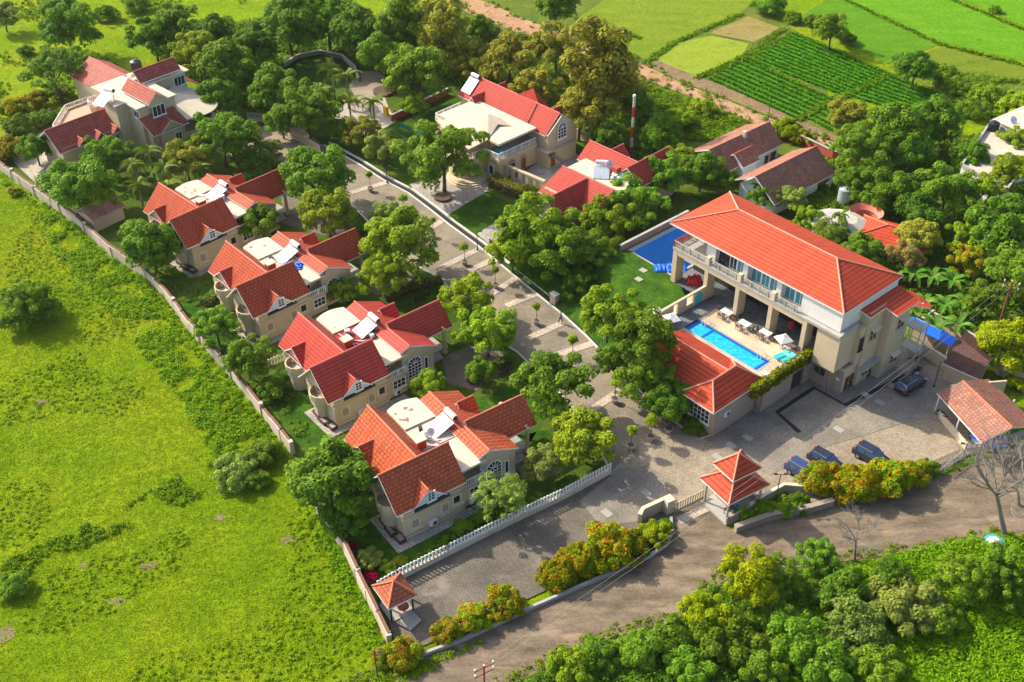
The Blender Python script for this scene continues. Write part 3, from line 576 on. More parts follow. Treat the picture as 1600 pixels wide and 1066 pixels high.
def dish(pos,label,r=.55):
    t=thing('satellite_dish',label,'satellite dish',pos,0,'satellite dishes'); b=MB(); b.tube((0,0,0),(0,0,1.1),.05); b.obj('mast',M['steel'],t)
    d=MB(); n=16
    for k in range(n):
        a0,a1=2*math.pi*k/n,2*math.pi*(k+1)/n
        for r0,r1 in ((0,.5),(.5,1)):
            q=[(r*rr*math.cos(a),r*rr*math.sin(a),.25*r*rr*rr) for rr,a in ((r0,a0),(r1,a0),(r1,a1),(r0,a1))]
            if r0==0: q=q[1:]
            d.face(q)
    o=d.obj('reflector',M['steel'],t); o.location=(0,0,1.15); o.rotation_euler=(R(50),0,R(20)); sdm=o.modifiers.new('s','SOLIDIFY'); sdm.thickness=.03
    f=MB(); f.tube((0,0,0),(0,0,.5),.02); f.tube((0,0,.5),(0,0,.58),.05); f.obj('feed_arm',M['dark'],o)
# ---------------------------------------------------------------- the four matching villas
def villa(x,y,a,label,roofm,capm,flatm,stainm):
    F=Frame(x,y,a); T=thing('villa',label,'house',(x,y,0),R(a),'matching villas along the road'); wl=M['wall']
    b=MB()
    b.box(.75,8.3,.35,6.4,0,4.35); b.box(1.6,7.0,6.401,13.5,0,4.5); b.box(7.001,11.1,6.5,13.3,0,5.2); b.box(8.301,11.3,.6,6.49,0,2.9); b.box(8.301,11.25,2.7,6.489,2.901,5.0)
    b.box(11.301,16.0,1.35,12.9,0,4.4)
    b.cyl((8.9,12.2),2.6,0,5.2,24)
    b.wallpoly((.75,.55),(.75,6.3),[(0,4.3),(5.75,4.3),(2.8,7.1)],.2); b.wallpoly((8.28,.6),(8.28,6.2),[(0,4.3),(5.6,4.3),(2.75,7.0)],-.2)
    b.wallpoly((7.6,13.48),(1.7,13.48),[(0,4.4),(5.9,4.4),(3.0,7.3)],.2) ; b.wallpoly((11.4,1.36),(15.9,1.36),[(0,4.35),(4.5,4.35),(1.0,5.75)],.2); b.wallpoly((11.4,12.88),(15.9,12.88),[(0,4.35),(4.5,4.35),(1.0,5.75)],-.2)
    b.box(.6,8.4,.2,.349,0,.45); b.box(.62,8.34,.27,.349,3.45,3.7); b.box(.62,8.34,.27,.349,3.0,3.08); b.box(.68,.749,.5,6.4,3.0,3.7)
    b.box(11.2,16.15,1.2,1.349,0,.5); b.box(11.22,16.08,1.27,1.349,3.9,4.1)
    b.box(8.3,11.28,.5,.599,2.6,2.95)
    b.obj('wall',wl,T)
    # round bay with balcony on the garden end
    for cx,cy,r in ((.95,3.3,1.45),(1.5,9.9,1.4)): b=MB(); b.cyl((cx,cy),r-.05,2.2,2.9,9); b.cyl((cx,cy),r+.08,2.901,3.05,9); b.cyl((cx,cy),r-.3,0,2.199,9); b.obj('bay',wl,T)
    for cx,cy,r in ((.95,3.3,1.45),(1.5,9.9,1.4)): b=MB(); ribbon(b,[(cx+r*math.cos(R(t)),cy+r*math.sin(R(t))) for t in range(90,271,30)],-.12,.16,3.051,3.85); b.obj('parapet',wl,T)
    r_=MB(); ms=[M[roofm],M['white'],M[capm]]
    zr=7.65
    r_.slab([(-.15,3.35,zr),(8.6,3.35,zr),(8.6,0,4.4),(-.15,0,4.4)]); r_.slab([(-.15,3.351,zr),(4.58,3.351,zr),(1.2,6.75,4.3),(-.15,6.75,4.3)]); r_.slab([(4.58,3.351,zr),(8.6,3.351,zr),(8.6,5.4,5.6),(6.9,5.65,5.38)])
    r_.slab([(4.58,13.83,zr),(4.58,3.35,zr),(1.2,6.72,4.33),(1.2,13.83,4.33)]); r_.slab([(4.581,13.83,zr),(4.581,3.35,zr),(6.95,5.7,5.3),(6.95,13.83,5.3)])
    r_.tube((-.2,3.35,zr+.03),(8.65,3.35,zr+.03),.12,m=2); r_.tube((4.58,3.3,zr+.03),(4.58,13.88,zr+.03),.12,m=2)
    # front and garden dormer gables
    r_.slab([(3.8,2.0,6.05),(3.8,-.12,6.05),(1.7,-.12,4.2),(1.7,.1,4.2)]); r_.slab([(3.802,2.0,6.05),(3.802,-.12,6.05),(6.05,-.12,4.2),(6.05,.1,4.2)]); r_.tube((3.8,1.8,6.08),(3.8,-.14,6.08),.1,m=2)
    r_.slab([(3.1,10,6.1),(1.1,10,6.1),(1.1,12.2,4.4),(1.35,12.2,4.4)]); r_.slab([(3.1,9.998,6.1),(1.1,9.998,6.1),(1.1,7.8,4.4),(1.35,7.8,4.4)]); r_.tube((3.0,10,6.13),(1.08,10,6.13),.1,m=2)
    # east wing
    gable(r_,'y',1.05,13.3,12.35,6.15,1.4,5.65,3.95,4.4)
    gable(r_,'x',12.6,20.65,6.25,6.45,2.75,3.85,2.75,3.85)
    gable(r_,'x',13.9,16.2,9.9,6.0,1.2,4.7,1.2,4.7)
    r_.obj('roof',ms,T)
    # dormer fronts
    for k in range(1):
        g=MB(); g.wallpoly((1.9,.02),(5.9,.02),[(0,4.3),(4.0,4.3),(1.9,5.85)],.15); d=g.obj('dormer',M['wallb'],T); win(d,3.75,.02,4.35,1,0,.8,1.05,2,3,name='window')
        g=MB(); g.box(1.9,6.3,-.35,.34,3.95,4.1); g.obj('ledge',M['dark'],T)
        g=MB(); g.wallpoly((1.35,11.9),(1.35,8.1),[(0,4.4),(3.8,4.4),(1.9,5.95)],.15); g.obj('dormer',wl,T)
    win(T,1.75,.35,1.2,1,0,.85,1.1,1,1,fm='cream',bar=.14,gm='wall2'); win(T,5.55,.35,1.3,1,0,.75,1.1,1,1,fm='cream',bar=.14,gm='wall2'); win(T,7.05,.35,1.7,1,0,.8,1.0,1,1,fm='cream',bar=.16)
    win(T,9.3,.6,1.2,1,0,1.7,1.15,3,2); win(T,12.1,1.35,.5,1,0,1.9,3.4,4,5,arch=True,bar=.1); win(T,14.6,1.35,1.3,1,0,.4,1.7,1,1)
    win(T,.75,5.6,1.0,0,-1,.9,1.8,2,3); win(T,1.6,12.9,1.0,0,-1,1.2,1.6,2,3); win(T,1.6,9.9,3.2,0,-1,1.0,1.2,2,2); win(T,9.0,2.7,3.0,1,0,1.2,1.8,2,3)
    door(T,.75,4.1,3.05,0,-1,1.0,1.6)
    rail(T,[(8.35,.62),(11.3,.62),(11.3,1.3)],2.96,.95)
    # flat roofs
    b=MB(); n=14
    b.prism([(6.95,9.9),(11.15,9.9),(11.0,13.9)]+[(9.0+2.05*math.cos(R(90-90*k/n)) if 0 else 11.0-4.05*k/n,13.9+.55*math.sin(math.pi*k/n)) for k in range(1,n)]+[(6.95,13.9)],5.203,5.55); b.box(8.45,11.85,.85,6.2,5.003,5.28)
    b.obj('flat_roof',M[flatm],T)
    b=MB(); b.box(6.9,11.2,5.9,9.89,5.203,5.36); b.obj('roof_terrace',M[stainm],T)
    c=MB(); c.box(6.35,7.5,6.2,7.2,4.9,6.55); ch=c.obj('chimney',M['brick'],T); c=MB(); c.box(6.25,7.6,6.1,7.3,6.551,6.68); c.obj('cap',M['cream'],ch)
    c=MB(); c.tube((7.0,7.6,5.3),(7.0,7.6,6.5),.06); c.tube((7.3,8.2,5.5),(9.0,6.1,5.6),.06); c.tube((7.8,6.2,5.4),(9.3,5.2,5.5),.07); c.obj('pipe',M['white'],T)
    # porch
    for yy in (3.6,8.9):
        c=MB(); c.box(19.15,19.5,yy-.17,yy+.17,.4,4.0); c.box(19.05,19.6,yy-.26,yy+.26,0,.399); c.obj('porch_column',wl,T)
    c=MB(); c.box(16.0,19.7,3.9,8.7,0,.6); 
    for k in range(3): c.box(16.3,18.6,3.55-.35*k,3.899-.35*k,0,.45-.15*k)
    c.obj('porch_steps',M['conc'],T)
    c=MB(); n=10; ar=[(.0,3.2)]+[(2.3-2.0*math.cos(math.pi*k/n),3.2+.0+.75*math.sin(math.pi*k/n)) for k in range(n+1)]+[(4.6,3.2),(4.6,4.1),(2.3,5.6),(0,4.1)]
    c.wallpoly((19.4,3.7),(19.4,8.8),[(k*1.1,z) for k,z in ar],.25); c.obj('porch_arch',M['cream'],T)
    door(T,16.0,7.0,.6,0,1,-1.3,2.3)
    for k in (.15,): 
        c=MB(); c.box(-.85,.6,-.95,5.1,0,.14); c.box(.601,10.5,-.95,.19,0,.12); c.obj('terrace_slab',M['pavec'],T)
    c=MB()
    for x0,y0,x1,y1 in ((-.15,-.1,.75,1.2),(-.35,1.3,.35,2.9),(-.15,3.0,.6,4.3)):
        for q in ((x0,x1,y0,y0+.1),(x0,x1,y1-.1,y1),(x0,x0+.1,y0+.101,y1-.101),(x1-.1,x1,y0+.101,y1-.101)): c.box(*q,.141,.62)
        c.box(x0+.1,x1-.1,y0+.101,y1-.101,.141,.45,m=1)
    c.obj('planter_edge',[M['wood'],M['pavec']],T)
    return F,T
VS=[(-12.01,82.15,35.3,'nearest villa, orange roof with grey weather stains, white picket fence in front','tile_o','cap_o','cream','creamd'),
    (-21.41,100.21,39.1,'clean bright red roofed villa, third along from the large mansion','tile_r','cap_r','cream','tile_r'),
    (-33.15,117.24,41.7,'red roofed villa with a blue tarpaulin lying on its flat roof','tile_d','cap_o','cream','creamd'),
    (-45.41,133.90,45.5,'farthest of the four matching villas, stained grey flat roof','tile_d','cap_o','creamd','creamd')]
hl=['solar heater with twin pale panels on the stained roof of the nearest villa','solar heater with twin white panels on the clean bright red roofed villa','white solar panel beside the blue tarpaulin on a villa roof','white solar panel on the roof of the farthest matching villa']
VF=[]
for i,v in enumerate(VS):
    F,T=villa(*v); VF.append(F)
    heater(F.w(9.2,7.95,5.36),R(v[2]),hl[i])
    for k,(ax,lb) in enumerate(((4.2,'lower left wall unit'),(9.6,'wall unit under the triple window'))):
        nm=['nearest villa','clean bright red roofed villa','villa with the blue tarpaulin','farthest matching villa'][i]
        if i<2: ac(F,ax,(.1 if k==0 else .35),.45,'white air conditioner, %s of the %s'%(lb,nm))
tank(VF[0].w(8.1,7.6,5.36),'small pale water tank on the stained roof of the nearest villa',.42,.8,'steel','small roof tanks'); dish(VF[0].w(8.6,7.0,5.36),'grey dish by the brick chimney of the nearest villa',.45)
tank(VF[1].w(8.0,8.0,5.36),'small dark water tank beside the chimney of the clean red villa',.45,.7,'black','small roof tanks')
def cloth(pos,r,m,label,seed=1,name='tarpaulin',cat='tarpaulin',h=.35,ax=1.6):
    rr=random.Random(seed); b=MB(); n=9; P=[[None]*n for _ in range(n)]
    for i in range(n):
        for j in range(n):
            u,v=(i/(n-1)-.5)*2,(j/(n-1)-.5)*2; k=1-max(abs(u),abs(v)); P[i][j]=(pos[0]+u*r*ax+rr.uniform(-.1,.1)*r,pos[1]+v*r+rr.uniform(-.1,.1)*r,pos[2]+(.03 if k<=0 else rr.uniform(.1,1)*h))
    for i in range(n-1):
        for j in range(n-1): b.face([P[i][j],P[i+1][j],P[i+1][j+1],P[i][j+1]])
    o=b.obj(name,M[m],smooth=True); sdm=o.modifiers.new('s','SOLIDIFY'); sdm.thickness=.03; return tag(o,label,cat)
cloth(VF[2].w(9.6,5.6,5.38),.85,'bluetarp','crumpled bright blue tarpaulin on the flat roof of a villa',1)
cloth(VF[1].w(7.9,5.6,5.45),.4,'bluetarp','small blue bundle behind the front gable of the clean red villa',2,h=.5)
for k in range(4):      # clutter of each villa's roof differs
    rr=random.Random(k+3); F=VF[k]; nm=['nearest villa','clean bright red roofed villa','villa with the blue tarpaulin','farthest matching villa'][k]
    P_=[(rr.uniform(7.4,8),9.6,5.42),(rr.uniform(7.6,8.6),rr.uniform(7.6,8.4),5.42),(rr.uniform(8.8,9.2),6.4,5.42),(9.4,6.3,5.42)]; b=MB()
    for a,c in zip(P_,P_[1:]): b.tube(a,c,.06)
    q=b.obj('water_pipe',M['steel']); q.location=(F.x,F.y,0); q.rotation_euler=(0,0,F.a); tag(q,'bent white pipe on the roof terrace of the '+nm,'pipe','roof terrace pipes')
    for j,(x,y) in enumerate(((8.4,8.9),(10.4,6.5))[:1+k%2]):
        b=MB(); b.obox((0,0),rr.uniform(0,3),rr.uniform(.5,.9),rr.uniform(.35,.6),0,rr.uniform(.3,.7)); q=b.obj('storage_box',M['steel' if k%2 else 'dark']); q.location=F.w(x,y,5.37); tag(q,('box near the curved flat roof of the ','box near the solar panel foot of the ')[j]+nm,'box','roof terrace boxes')
    b=MB()
    for j in range((7,1,2,5)[k]):
        cx,cy=rr.uniform(7.4,9.6),rr.uniform(10.6,13.2); n=9; R0=rr.uniform(.12,.35); b.face([(cx+R0*rr.uniform(.5,1.2)*math.cos(6.283*i/n),cy+R0*rr.uniform(.5,1.2)*math.sin(6.283*i/n),5.556+j*.001) for i in range(n)])
    q=b.obj('roof_stain',M['stain']); q.location=(F.x,F.y,0); q.rotation_euler=(0,0,F.a); q['kind']='structure'
# ---------------------------------------------------------------- clubhouse
CA=R(-49.16)
T=thing('clubhouse','long two storey clubhouse with bright red hipped roof above the swimming pool','building',(CF.x,CF.y,0),CA)
r_=MB(); hip(r_,-.3,27.0,0,12,12.6,14.9,5.9,21.2,t=.22); r_.obj('roof',[M['tile_c'],M['white'],M['cap_w']],T)
r_=MB(); r_.slab([(22,3.8,12.3),(28.4,3.8,11.0),(28.4,6.92,11.0),(22,6.92,12.3)]); r_.slab([(22,6.921,12.3),(30.1,6.921,10.66),(30.1,11.7,10.66),(22,11.7,12.3)]); r_.slab([(26,11.9,8.2),(29.6,15.9,7.3),(28.9,17.2,7.0),(26,17,7.6)]); r_.obj('lower_roof',[M['tile_c'],M['white'],M['cap_w']],T)
b=MB(); b.box(21.04,26.85,.27,11.5,9.701,12.55); b.box(5.2,21.039,1.3,11.4,9.702,12.5); b.obj('upper_wall',M['wallw'],T)
b=MB(); b.box(.9,27.35,-.35,3.2,9.25,9.6); b.box(.7,27.0,3.21,11.6,9.25,9.7); b.obj('balcony_slab',M['conc'],T)
b=MB(); b.box(.9,26.9,5.0,11.5,4.0,9.249); b.box(24.06,27.3,-.06,4.99,4.0,9.249); b.box(23.3,26.9,1.5,11.4,0,3.999); b.box(22.5,28.05,4.3,7.6,0,11.1); b.box(20,29.15,7.61,11.6,0,10.8); b.box(26.95,27.9,3.3,4.29,3.8,9.3)
b.box(25.9,27.75,1.7,4.29,0,3.5); b.obj('wall',M['wall'],T)
b=MB(); b.box(23.25,25.89,1.2,1.499,0,4.0); b.box(25.9,27.8,1.5,1.699,0,3.6); b.obj('plinth_wall',M['wall2'],T)
b=MB(); b.box(25.8,27.85,1.4,1.69,3.61,3.9); b.box(27.62,27.85,1.7,4.4,3.51,3.9); b.box(25.8,27.61,1.7,4.29,3.51,3.6); b.obj('annex_parapet',M['wall'],T)
b=MB(); b.box(28.06,28.9,3.9,8.0,2.9,3.1); b.box(26.9,27.4,.3,3.3,9.61,9.8); b.obj('canopy',M['conc'],T)
for k,(x0,x1) in enumerate(((1.0,1.7),(6.5,7.1),(11.65,12.25),(16.9,17.5),(22.05,22.65))):
    b=MB(); b.box(x0,x1,-.3,1.3,4.2,9.249); b.obj('pillar',M['wall'],T)
for k,x0 in enumerate((6.5,11.7,17.0)):
    b=MB(); b.box(x0,x0+.75,.6,1.29,9.61,12.5); b.obj('upper_pillar',M['wallw'],T); b=MB(); b.box(x0,x0+.6,-.36,.2,9.61,10.75); b.obj('balcony_pier',M['cream'],T)
b=MB(); b.box(1.751,22.0,-.28,.25,8.55,9.248); b.obj('header_beam',M['wall'],T)
b=MB(); b.box(.9,24,-.2,6,4.05,4.24); b.obj('veranda_floor',M['slate'],T)
b=MB(); b.box(1.2,23.9,4.0,4.15,4.25,9.0); b.obj('veranda_glazing',M['glass'],T)
rail(T,[(1.0,-.2),(6.4,-.2)],9.61,.95,'conc',.22); rail(T,[(7.2,-.2),(11.6,-.2)],9.61,.95,'conc',.22); rail(T,[(12.4,-.2),(16.9,-.2)],9.61,.95,'conc',.22); rail(T,[(17.7,-.2),(20.9,-.2)],9.61,.95,'conc',.22); rail(T,[(1.0,-.2),(1.0,9)],9.61,.95,'brick',.22)
for x0,wd in ((7.5,1.5),(9.2,1.0),(10.4,1.1),(12.7,1.4),(14.3,1.1),(15.6,1.2),(17.9,1.4),(19.5,1.3)):
    win(T,x0,1.3,9.75,1,0,wd,2.5,2,1,gm='teal' if x0>9.5 else 'glass',fm='dark' if x0<9 else 'white',sill=False)
b=MB(); b.box(1.4,5.0,3.4,5.4,9.72,9.8); b.obj('balcony_mat',M['teal'],T)
win(T,23.9,1.2,1.7,1,0,1.6,1.0,2,1,fm='wall2'); 
for yy,zz,hh,xx in ((5.2,6.6,1.5,28.05),(9.3,6.9,1.5,29.15),(9.6,1.4,1.2,29.15),(5.3,1.0,1.1,28.05)):
    o=win(T,xx,yy,zz,0,1,1.4,hh,2,2,fm='wall'); h=MB(); h.slab([(xx,yy-.2,zz+hh+.45),(xx+.6,yy-.2,zz+hh+.25),(xx+.6,yy+1.6,zz+hh+.25),(xx,yy+1.6,zz+hh+.45)],.08,0,0); h.obj('window_hood',M['cream'],T)
door(T,28.05,6.75,.1,0,1,.8,2.2); door(T,27.75,2.3,.1,0,1,.8,2.1); door(T,27.75,3.3,.1,0,1,.8,2.1); win(T,27.91,3.45,6.0,0,1,.6,1.7,1,2,fm='dark')
b=MB(); b.box(26.9,27.4,1.46,1.499,2.0,2.3); b.obj('name_plate',M['white'],T)
b=MB()
for z in (3.2,6.4): b.box(28.9,31.2,11.7,13.4,z,z+.12)
for q in ((31.1,11.8),(31.1,13.3),(29.3,13.3)): b.tube((q[0],q[1],0),(q[0],q[1],7.3),.07)
for z in (4.1,7.3): b.tube((31.1,11.8,z),(31.1,13.3,z),.05); b.tube((29.3,13.3,z),(31.1,13.3,z),.05)
b.obj('outside_stair',M['conc'],T)
def part_thing(name,label,cat,mb,m,group=None,**k):
    o=mb.obj(name,m,**k); o.location=(CF.x,CF.y,0); o.rotation_euler=(0,0,CA); return tag(o,label,cat,group)
# pool terrace
b=MB(); b.box(7.0,9.1,-8.3,1.2,0,4.2); b.box(9.101,21.0,-4.1,1.2,0,4.2); b.box(21.001,23.25,-8.3,1.2,0,4.2); b.box(9.101,21.0,-8.3,-6.85,0,4.2)
o=part_thing('pool_terrace','','',b,M['deck']); o['kind']='structure'
b=MB(); b.box(7.05,9.3,-8.2,1.1,4.205,4.23); b.box(9.301,11.5,-.2,1.1,4.205,4.23); o=b.obj('slate_paving',M['slate']); o.location=(CF.x,CF.y,0); o.rotation_euler=(0,0,CA); o['kind']='structure'
b=MB(); b.face([(9.1,-6.85,4.05),(21,-6.85,4.05),(21,-4.1,4.05),(9.1,-4.1,4.05)]); o=b.obj('water',M['water']); o.location=(CF.x,CF.y,0); o.rotation_euler=(0,0,CA); o['kind']='structure'
PT=thing('swimming_pool','long narrow bright blue swimming pool on the raised terrace','pool',(CF.x,CF.y,0),CA)
b=MB()
for q in ((8.95,21.15,-4.15,-3.95),(8.95,21.15,-7.0,-6.8),(8.95,9.15,-6.799,-4.151),(20.95,21.15,-6.799,-4.151)): b.box(*q,4.1,4.225)
b.obj('rim',M['conc'],PT)
b=MB(); b.box(9.16,20.94,-4.5,-4.16,3.9,4.065); b.box(9.16,9.9,-6.79,-4.51,3.9,4.065); b.box(20.4,20.94,-6.79,-4.51,3.9,4.065); b.box(11.9,12.3,-6.79,-4.51,3.9,4.065); b.obj('step_ledge',M['pooldeep'],PT)
for x0 in (10.3,19.3):
    b=MB(); 
    for dy in (-4.55,-4.15): pass
    for xx in (x0,x0+.5):
        b.tube((xx,-4.6,4.0),(xx,-4.5,4.9),.04); b.tube((xx,-4.5,4.9),(xx,-3.7,4.9),.04); b.tube((xx,-3.7,4.9),(xx,-3.65,4.2),.04)
    b.obj('ladder',M['steel'],PT)
b=MB(); b.box(23.26,23.5,-8.45,-2.7,0,5.2); b.box(23.26,23.5,-2.699,-.4,2.9,5.2); b.box(23.26,23.5,-.399,1.15,0,5.2); part_thing('retaining_wall','tall grey brown retaining wall below the pool terrace, topped with creeper','wall',b,M['wall2'])
b=MB(); b.box(22.0,23.31,-2.69,-.41,.14,2.88)  # solid dark block; the shade inside the opening is put into its colour
part_thing('garage_shade_block','dark block painted as the shade inside the garage opening under the terrace','garage',b,M['dark'])
cen=[tuple(CF.w(23.4+rnd.uniform(-.25,.35),rnd.uniform(-10.5,.6),4.0+rnd.uniform(-.6,1.25))) for k in range(900)]
tag(blades('creeper',cen,9,.32,.12,M['lf_vine'],kind='thing',seed=31,up=.6),'yellow green creeper hanging along the top of the retaining wall','creeper')
T=thing('gate_wall','low beige wall with a turquoise arched door at the pool entrance','wall',(CF.x,CF.y,0),CA)
b=MB(); 
for y0,y1 in ((-8.8,-6.4),(-5.6,-3.9),(-2.6,-2.2),(-.9,-.3)): b.box(6.75,7.0,y0,y1,0,6.2)
b.box(6.75,7.0,-6.399,-5.601,0,4.6); b.box(6.75,7.0,-3.899,-2.601,0,4.9); b.box(6.7,7.05,-8.9,-.2,6.21,6.4); b.box(6.75,7.0,-2.199,-.901,6.0,6.2); b.obj('wall',M['wall'],T)
b=MB(); b.wallpoly((7.03,-2.2),(7.03,-.9),[(0,4.22),(1.3,4.22),(1.3,5.6),(1.1,5.95),(.65,6.1),(.2,5.95),(0,5.6)],.08); b.obj('door',M['turq'],T)
# pool house
T=thing('pool_house','small red hip roofed pool house below the pool, half hidden by trees','building',(CF.x,CF.y,0),CA)
r_=MB(); hip(r_,17.9,23.1,-17.15,-7.9,4.7,6.6,-14.6,-10.5,axis='y'); gable(r_,'x',10.2,20.4,-11.85,6.61,3.9,4.7,3.95,4.7); r_.obj('roof',[M['tile_c'],M['white'],M['cap_w']],T)
b=MB(); b.box(18.6,22.6,-16.2,-8.5,0,4.6); b.box(10.8,18.59,-15.2,-8.5,0,4.6); b.obj('wall',M['wall2'],T)
win(T,18.9,-16.2,1.6,1,0,2.9,1.9,5,3,bar=.06); win(T,13,-15.2,1.4,1,0,3,2,5,3)
ac(CF,22.6,-14,2.2,'white air conditioner high on the pool house wall facing the yard',90)
b=MB(); b.prism([(q.x-CF.x,q.y-CF.y) for q in W([(1080,680),(1092,687),(1106,683),(1108,679),(1085,655),(1060,640),(1045,650)])],.02,.35); o=b.obj('planting_bed',M['soil']); o.location=(CF.x,CF.y,0); o['kind']='structure'
# ---------------------------------------------------------------- old mansion, top left
F=Frame(-75.09,165.12,46.94)
T=thing('mansion','large rambling mansion with weathered red roofs, white slabs and a round cream canopy','house',(F.x,F.y,0),R(46.94))
ms=[M['tile_m'],M['white'],M['cap_o']]
r_=MB(); gable(r_,'x',0,12.4,0,7,3.67,4.2,3.8,4.2); r_.slab([(12.4,-1.2,6.1),(14.3,-1.2,6.1),(14.3,-3.6,4.2),(12.4,-3.67,4.2)]); r_.slab([(11.3,-.5,6.6),(12.4,-.5,6.6),(12.4,-3.67,4.25),(11.3,-3.67,4.25)])
for x0 in (4.2,7.4,10.4): gable(r_,'y',-4.1,-1.9,x0,5.25,.9,4.45,.9,4.45,.1)
r_.obj('roof',ms,T)
r_=MB(); gable(r_,'y',5.2,17.2,18.7,8.7,4.2,6.4,3.6,6.6); r_.obj('roof',[M['tile_m'],M['cream'],M['cap_o']],T)
r_=MB(); gable(r_,'x',17.85,25.9,.9,11,1.7,9.4,1.7,9.4); r_.obj('roof',ms,T)
r_=MB(); gable(r_,'y',-9.05,-.8,15.9,11,1.7,9.5,2.1,9.4); r_.obj('roof',ms,T)
r_=MB(); r_.slab([(12.4,-8.0,7.3),(19.0,-8.0,7.3),(20.1,-10.3,4.6),(13.2,-10.3,4.6)]); gable(r_,'y',-10.7,-8.6,16.6,6.5,2.2,4.7,2.2,4.7); r_.obj('roof',ms,T)
r_=MB(); r_.slab([(26.5,3.5,7),(28.3,2.4,6.3),(29.5,-.5,5.2),(27.2,.2,6.5)]); r_.obj('roof',ms,T)
b=MB(); b.box(12.4,20,-8.1,1.5,8.75,8.98); b.box(17.5,27.2,-1.2,3.2,8.7,8.93); b.box(10.5,12.39,-4.6,-.5,8.7,9.0); b.box(12.3,21,1.51,6,8.3,8.6); b.obj('roof_slab',M['creamd'],T)
b=MB(); b.box(.6,12.3,-3.2,3.3,0,4.6); b.box(12.31,14.0,-3.2,5,0,5.8); b.box(12.9,19.6,-8.0,1.3,0,8.74); b.box(14.5,22.5,5.0,16.4,0,6.4); b.box(18.5,26.6,-.6,3.1,0,8.69); b.box(10.8,12.89,-4.4,-.6,0,8.69); b.box(13.4,19.5,-9.6,-8.01,0,5.0); b.box(12.31,18.4,1.31,4.99,0,8.2)
b.wallpoly((14.4,-8.6),(17.8,-8.6),[(0,8.6),(3.4,8.6),(3.4,9.4),(1.5,10.8),(0,9.5)],.5); b.wallpoly((14.6,-10.2),(18.6,-10.2),[(0,0),(4.0,0),(4,4.8),(2,6.2),(0,4.8)],.3)
b.box(8.5,14,3.4,9.8,0,3.9); b.box(4.5,8.49,3.4,7,0,3.9); b.obj('wall',M['wall'],T)
b=MB(); b.face([(5.4,3.5,3.95),(13.9,3.5,3.95),(13.9,10,3.95),(9.0,10,3.95),(5.0,6.2,3.95)]); b.obj('roof_terrace',plain('terracotta_floor',(.55,.30,.2),.8,.12,2),T)
rail(T,[(3.6,4.6),(4.2,5.8),(9.3,10.9),(14.1,11.0)],3.9,.9,'white'); b=MB(); ribbon(b,[(3.9,4.6),(4.6,5.6),(9.5,10.6),(14.1,10.7)],-.15,.5,0,4.1); b.obj('parapet',M['wall'],T)
b=MB(); n=20; ap=(22.0,-2.0,7.0)
pts=[(27.9,-2.4,5.2)]+[(23.5+4.3*math.cos(R(t)),-6.3+4.2*math.sin(R(t)),5.0) for t in range(20,-110,-10)]+[(19.8,-9.9,5.0)]
for p,q in zip(pts,pts[1:]): b.slab([ap,p,q],.15,0,0)
b.slab([(24.5,.2,7.0),(27.9,-2.4,5.2),ap],.15,0,0); b.slab([ap,(19.8,-9.9,5.0),(19.3,-6,6.5)],.15,0,0); b.obj('canopy',M['cream'],T)
b=MB()
for t in (10,-25,-60,-95): x,y=23.2+3.9*math.cos(R(t)),-6.2+3.8*math.sin(R(t)); b.cyl((x,y),.2,0,4.9,10)
b.obj('column',M['wall'],T)
b=MB(); b.prism([(20,-2),(26.8,-2)]+[(23.2+3.8*math.cos(R(t)),-6.2+3.7*math.sin(R(t))) for t in range(10,-110,-15)]+[(19.8,-9)],0,2.4); b.obj('bay',M['wall'],T)
rail(T,[(23.2+3.9*math.cos(R(t)),-6.2+3.8*math.sin(R(t))) for t in range(10,-111,-15)],2.6,1.0,'white')
for x0,y0,z0,dx,dy,wd,h,nx in ((24.3,-.6,6.6,1,0,2.0,1.5,3),(14.9,-8.6,6.9,1,0,2.2,1.7,3),(17.2,-10.2,1.6,1,0,1.1,2.0,2),(12.5,-3.2,2.8,1,0,1.9,1.4,3),(12.89,-7.6,7.0,0,-1,-1.4,1.1,2),(4.9,-3.2,1.5,1,0,1.2,1.5,2),(10.3,-3.2,2.0,1,0,1.3,1.5,3)):
    if wd<0: win(T,x0,y0-wd,z0,0,-1,-wd,h,nx,1)
    else: win(T,x0,y0,z0,dx,dy,wd,h,nx,1)
b=MB(); b.cyl((13.2,6.8),1.5,3.96,5.0,16); b.obj('turret',M['wall'],T); rail(T,[(13.2+1.5*math.cos(R(t)),6.8+1.5*math.sin(R(t))) for t in range(60,300,30)],5.0,.9)
heater(G(153,166,9.0),R(60),'pale blue solar panel between the roofs of the large mansion',2.4,2.6,1.2,False)
tank(F.w(21.5,6.2,8.2),'big black water tank with blue lid on the mansion roof',.95,2.0,'black')
# ---------------------------------------------------------------- house with the big cream roof
F=Frame(-4.19,180.67,-46.74)
T=thing('house','cream flat roofed house with a red gabled wing, white balcony rail and arched doorway','house',(F.x,F.y,0),R(-46.74))
ms=[M['tile_r'],M['white'],M['cap_r']]
r_=MB(); gable(r_,'x',-3.6,17.8,0,8.2,3.3,5.3,4.1,5.2); r_.slab([(8.1,-.1,8.32),(10.85,.8,10),(12.7,.1,8.32)]); r_.slab([(8.1,-.11,8.33),(12.7,-.11,8.33),(13.3,-3.2,5.62),(7.5,-3.2,5.62)]); r_.slab([(10.85,.81,10),(8.1,-.1,8.3),(9,3.8,5.6)]); r_.slab([(10.85,.81,10),(9,3.8,5.6),(12.5,3.8,5.6)]); r_.slab([(10.85,.81,10),(12.5,3.8,5.6),(12.7,.1,8.3)])
gable(r_,'y',.8,3.0,1.8,7.5,1.1,6.2,1.1,6.2); gable(r_,'y',.8,3.2,15.0,7.5,1.1,6.2,1.1,6.2); gable(r_,'y',-4.4,-1.5,1.2,6.9,1.2,5.3,1.2,5.3); r_.obj('roof',ms,T)
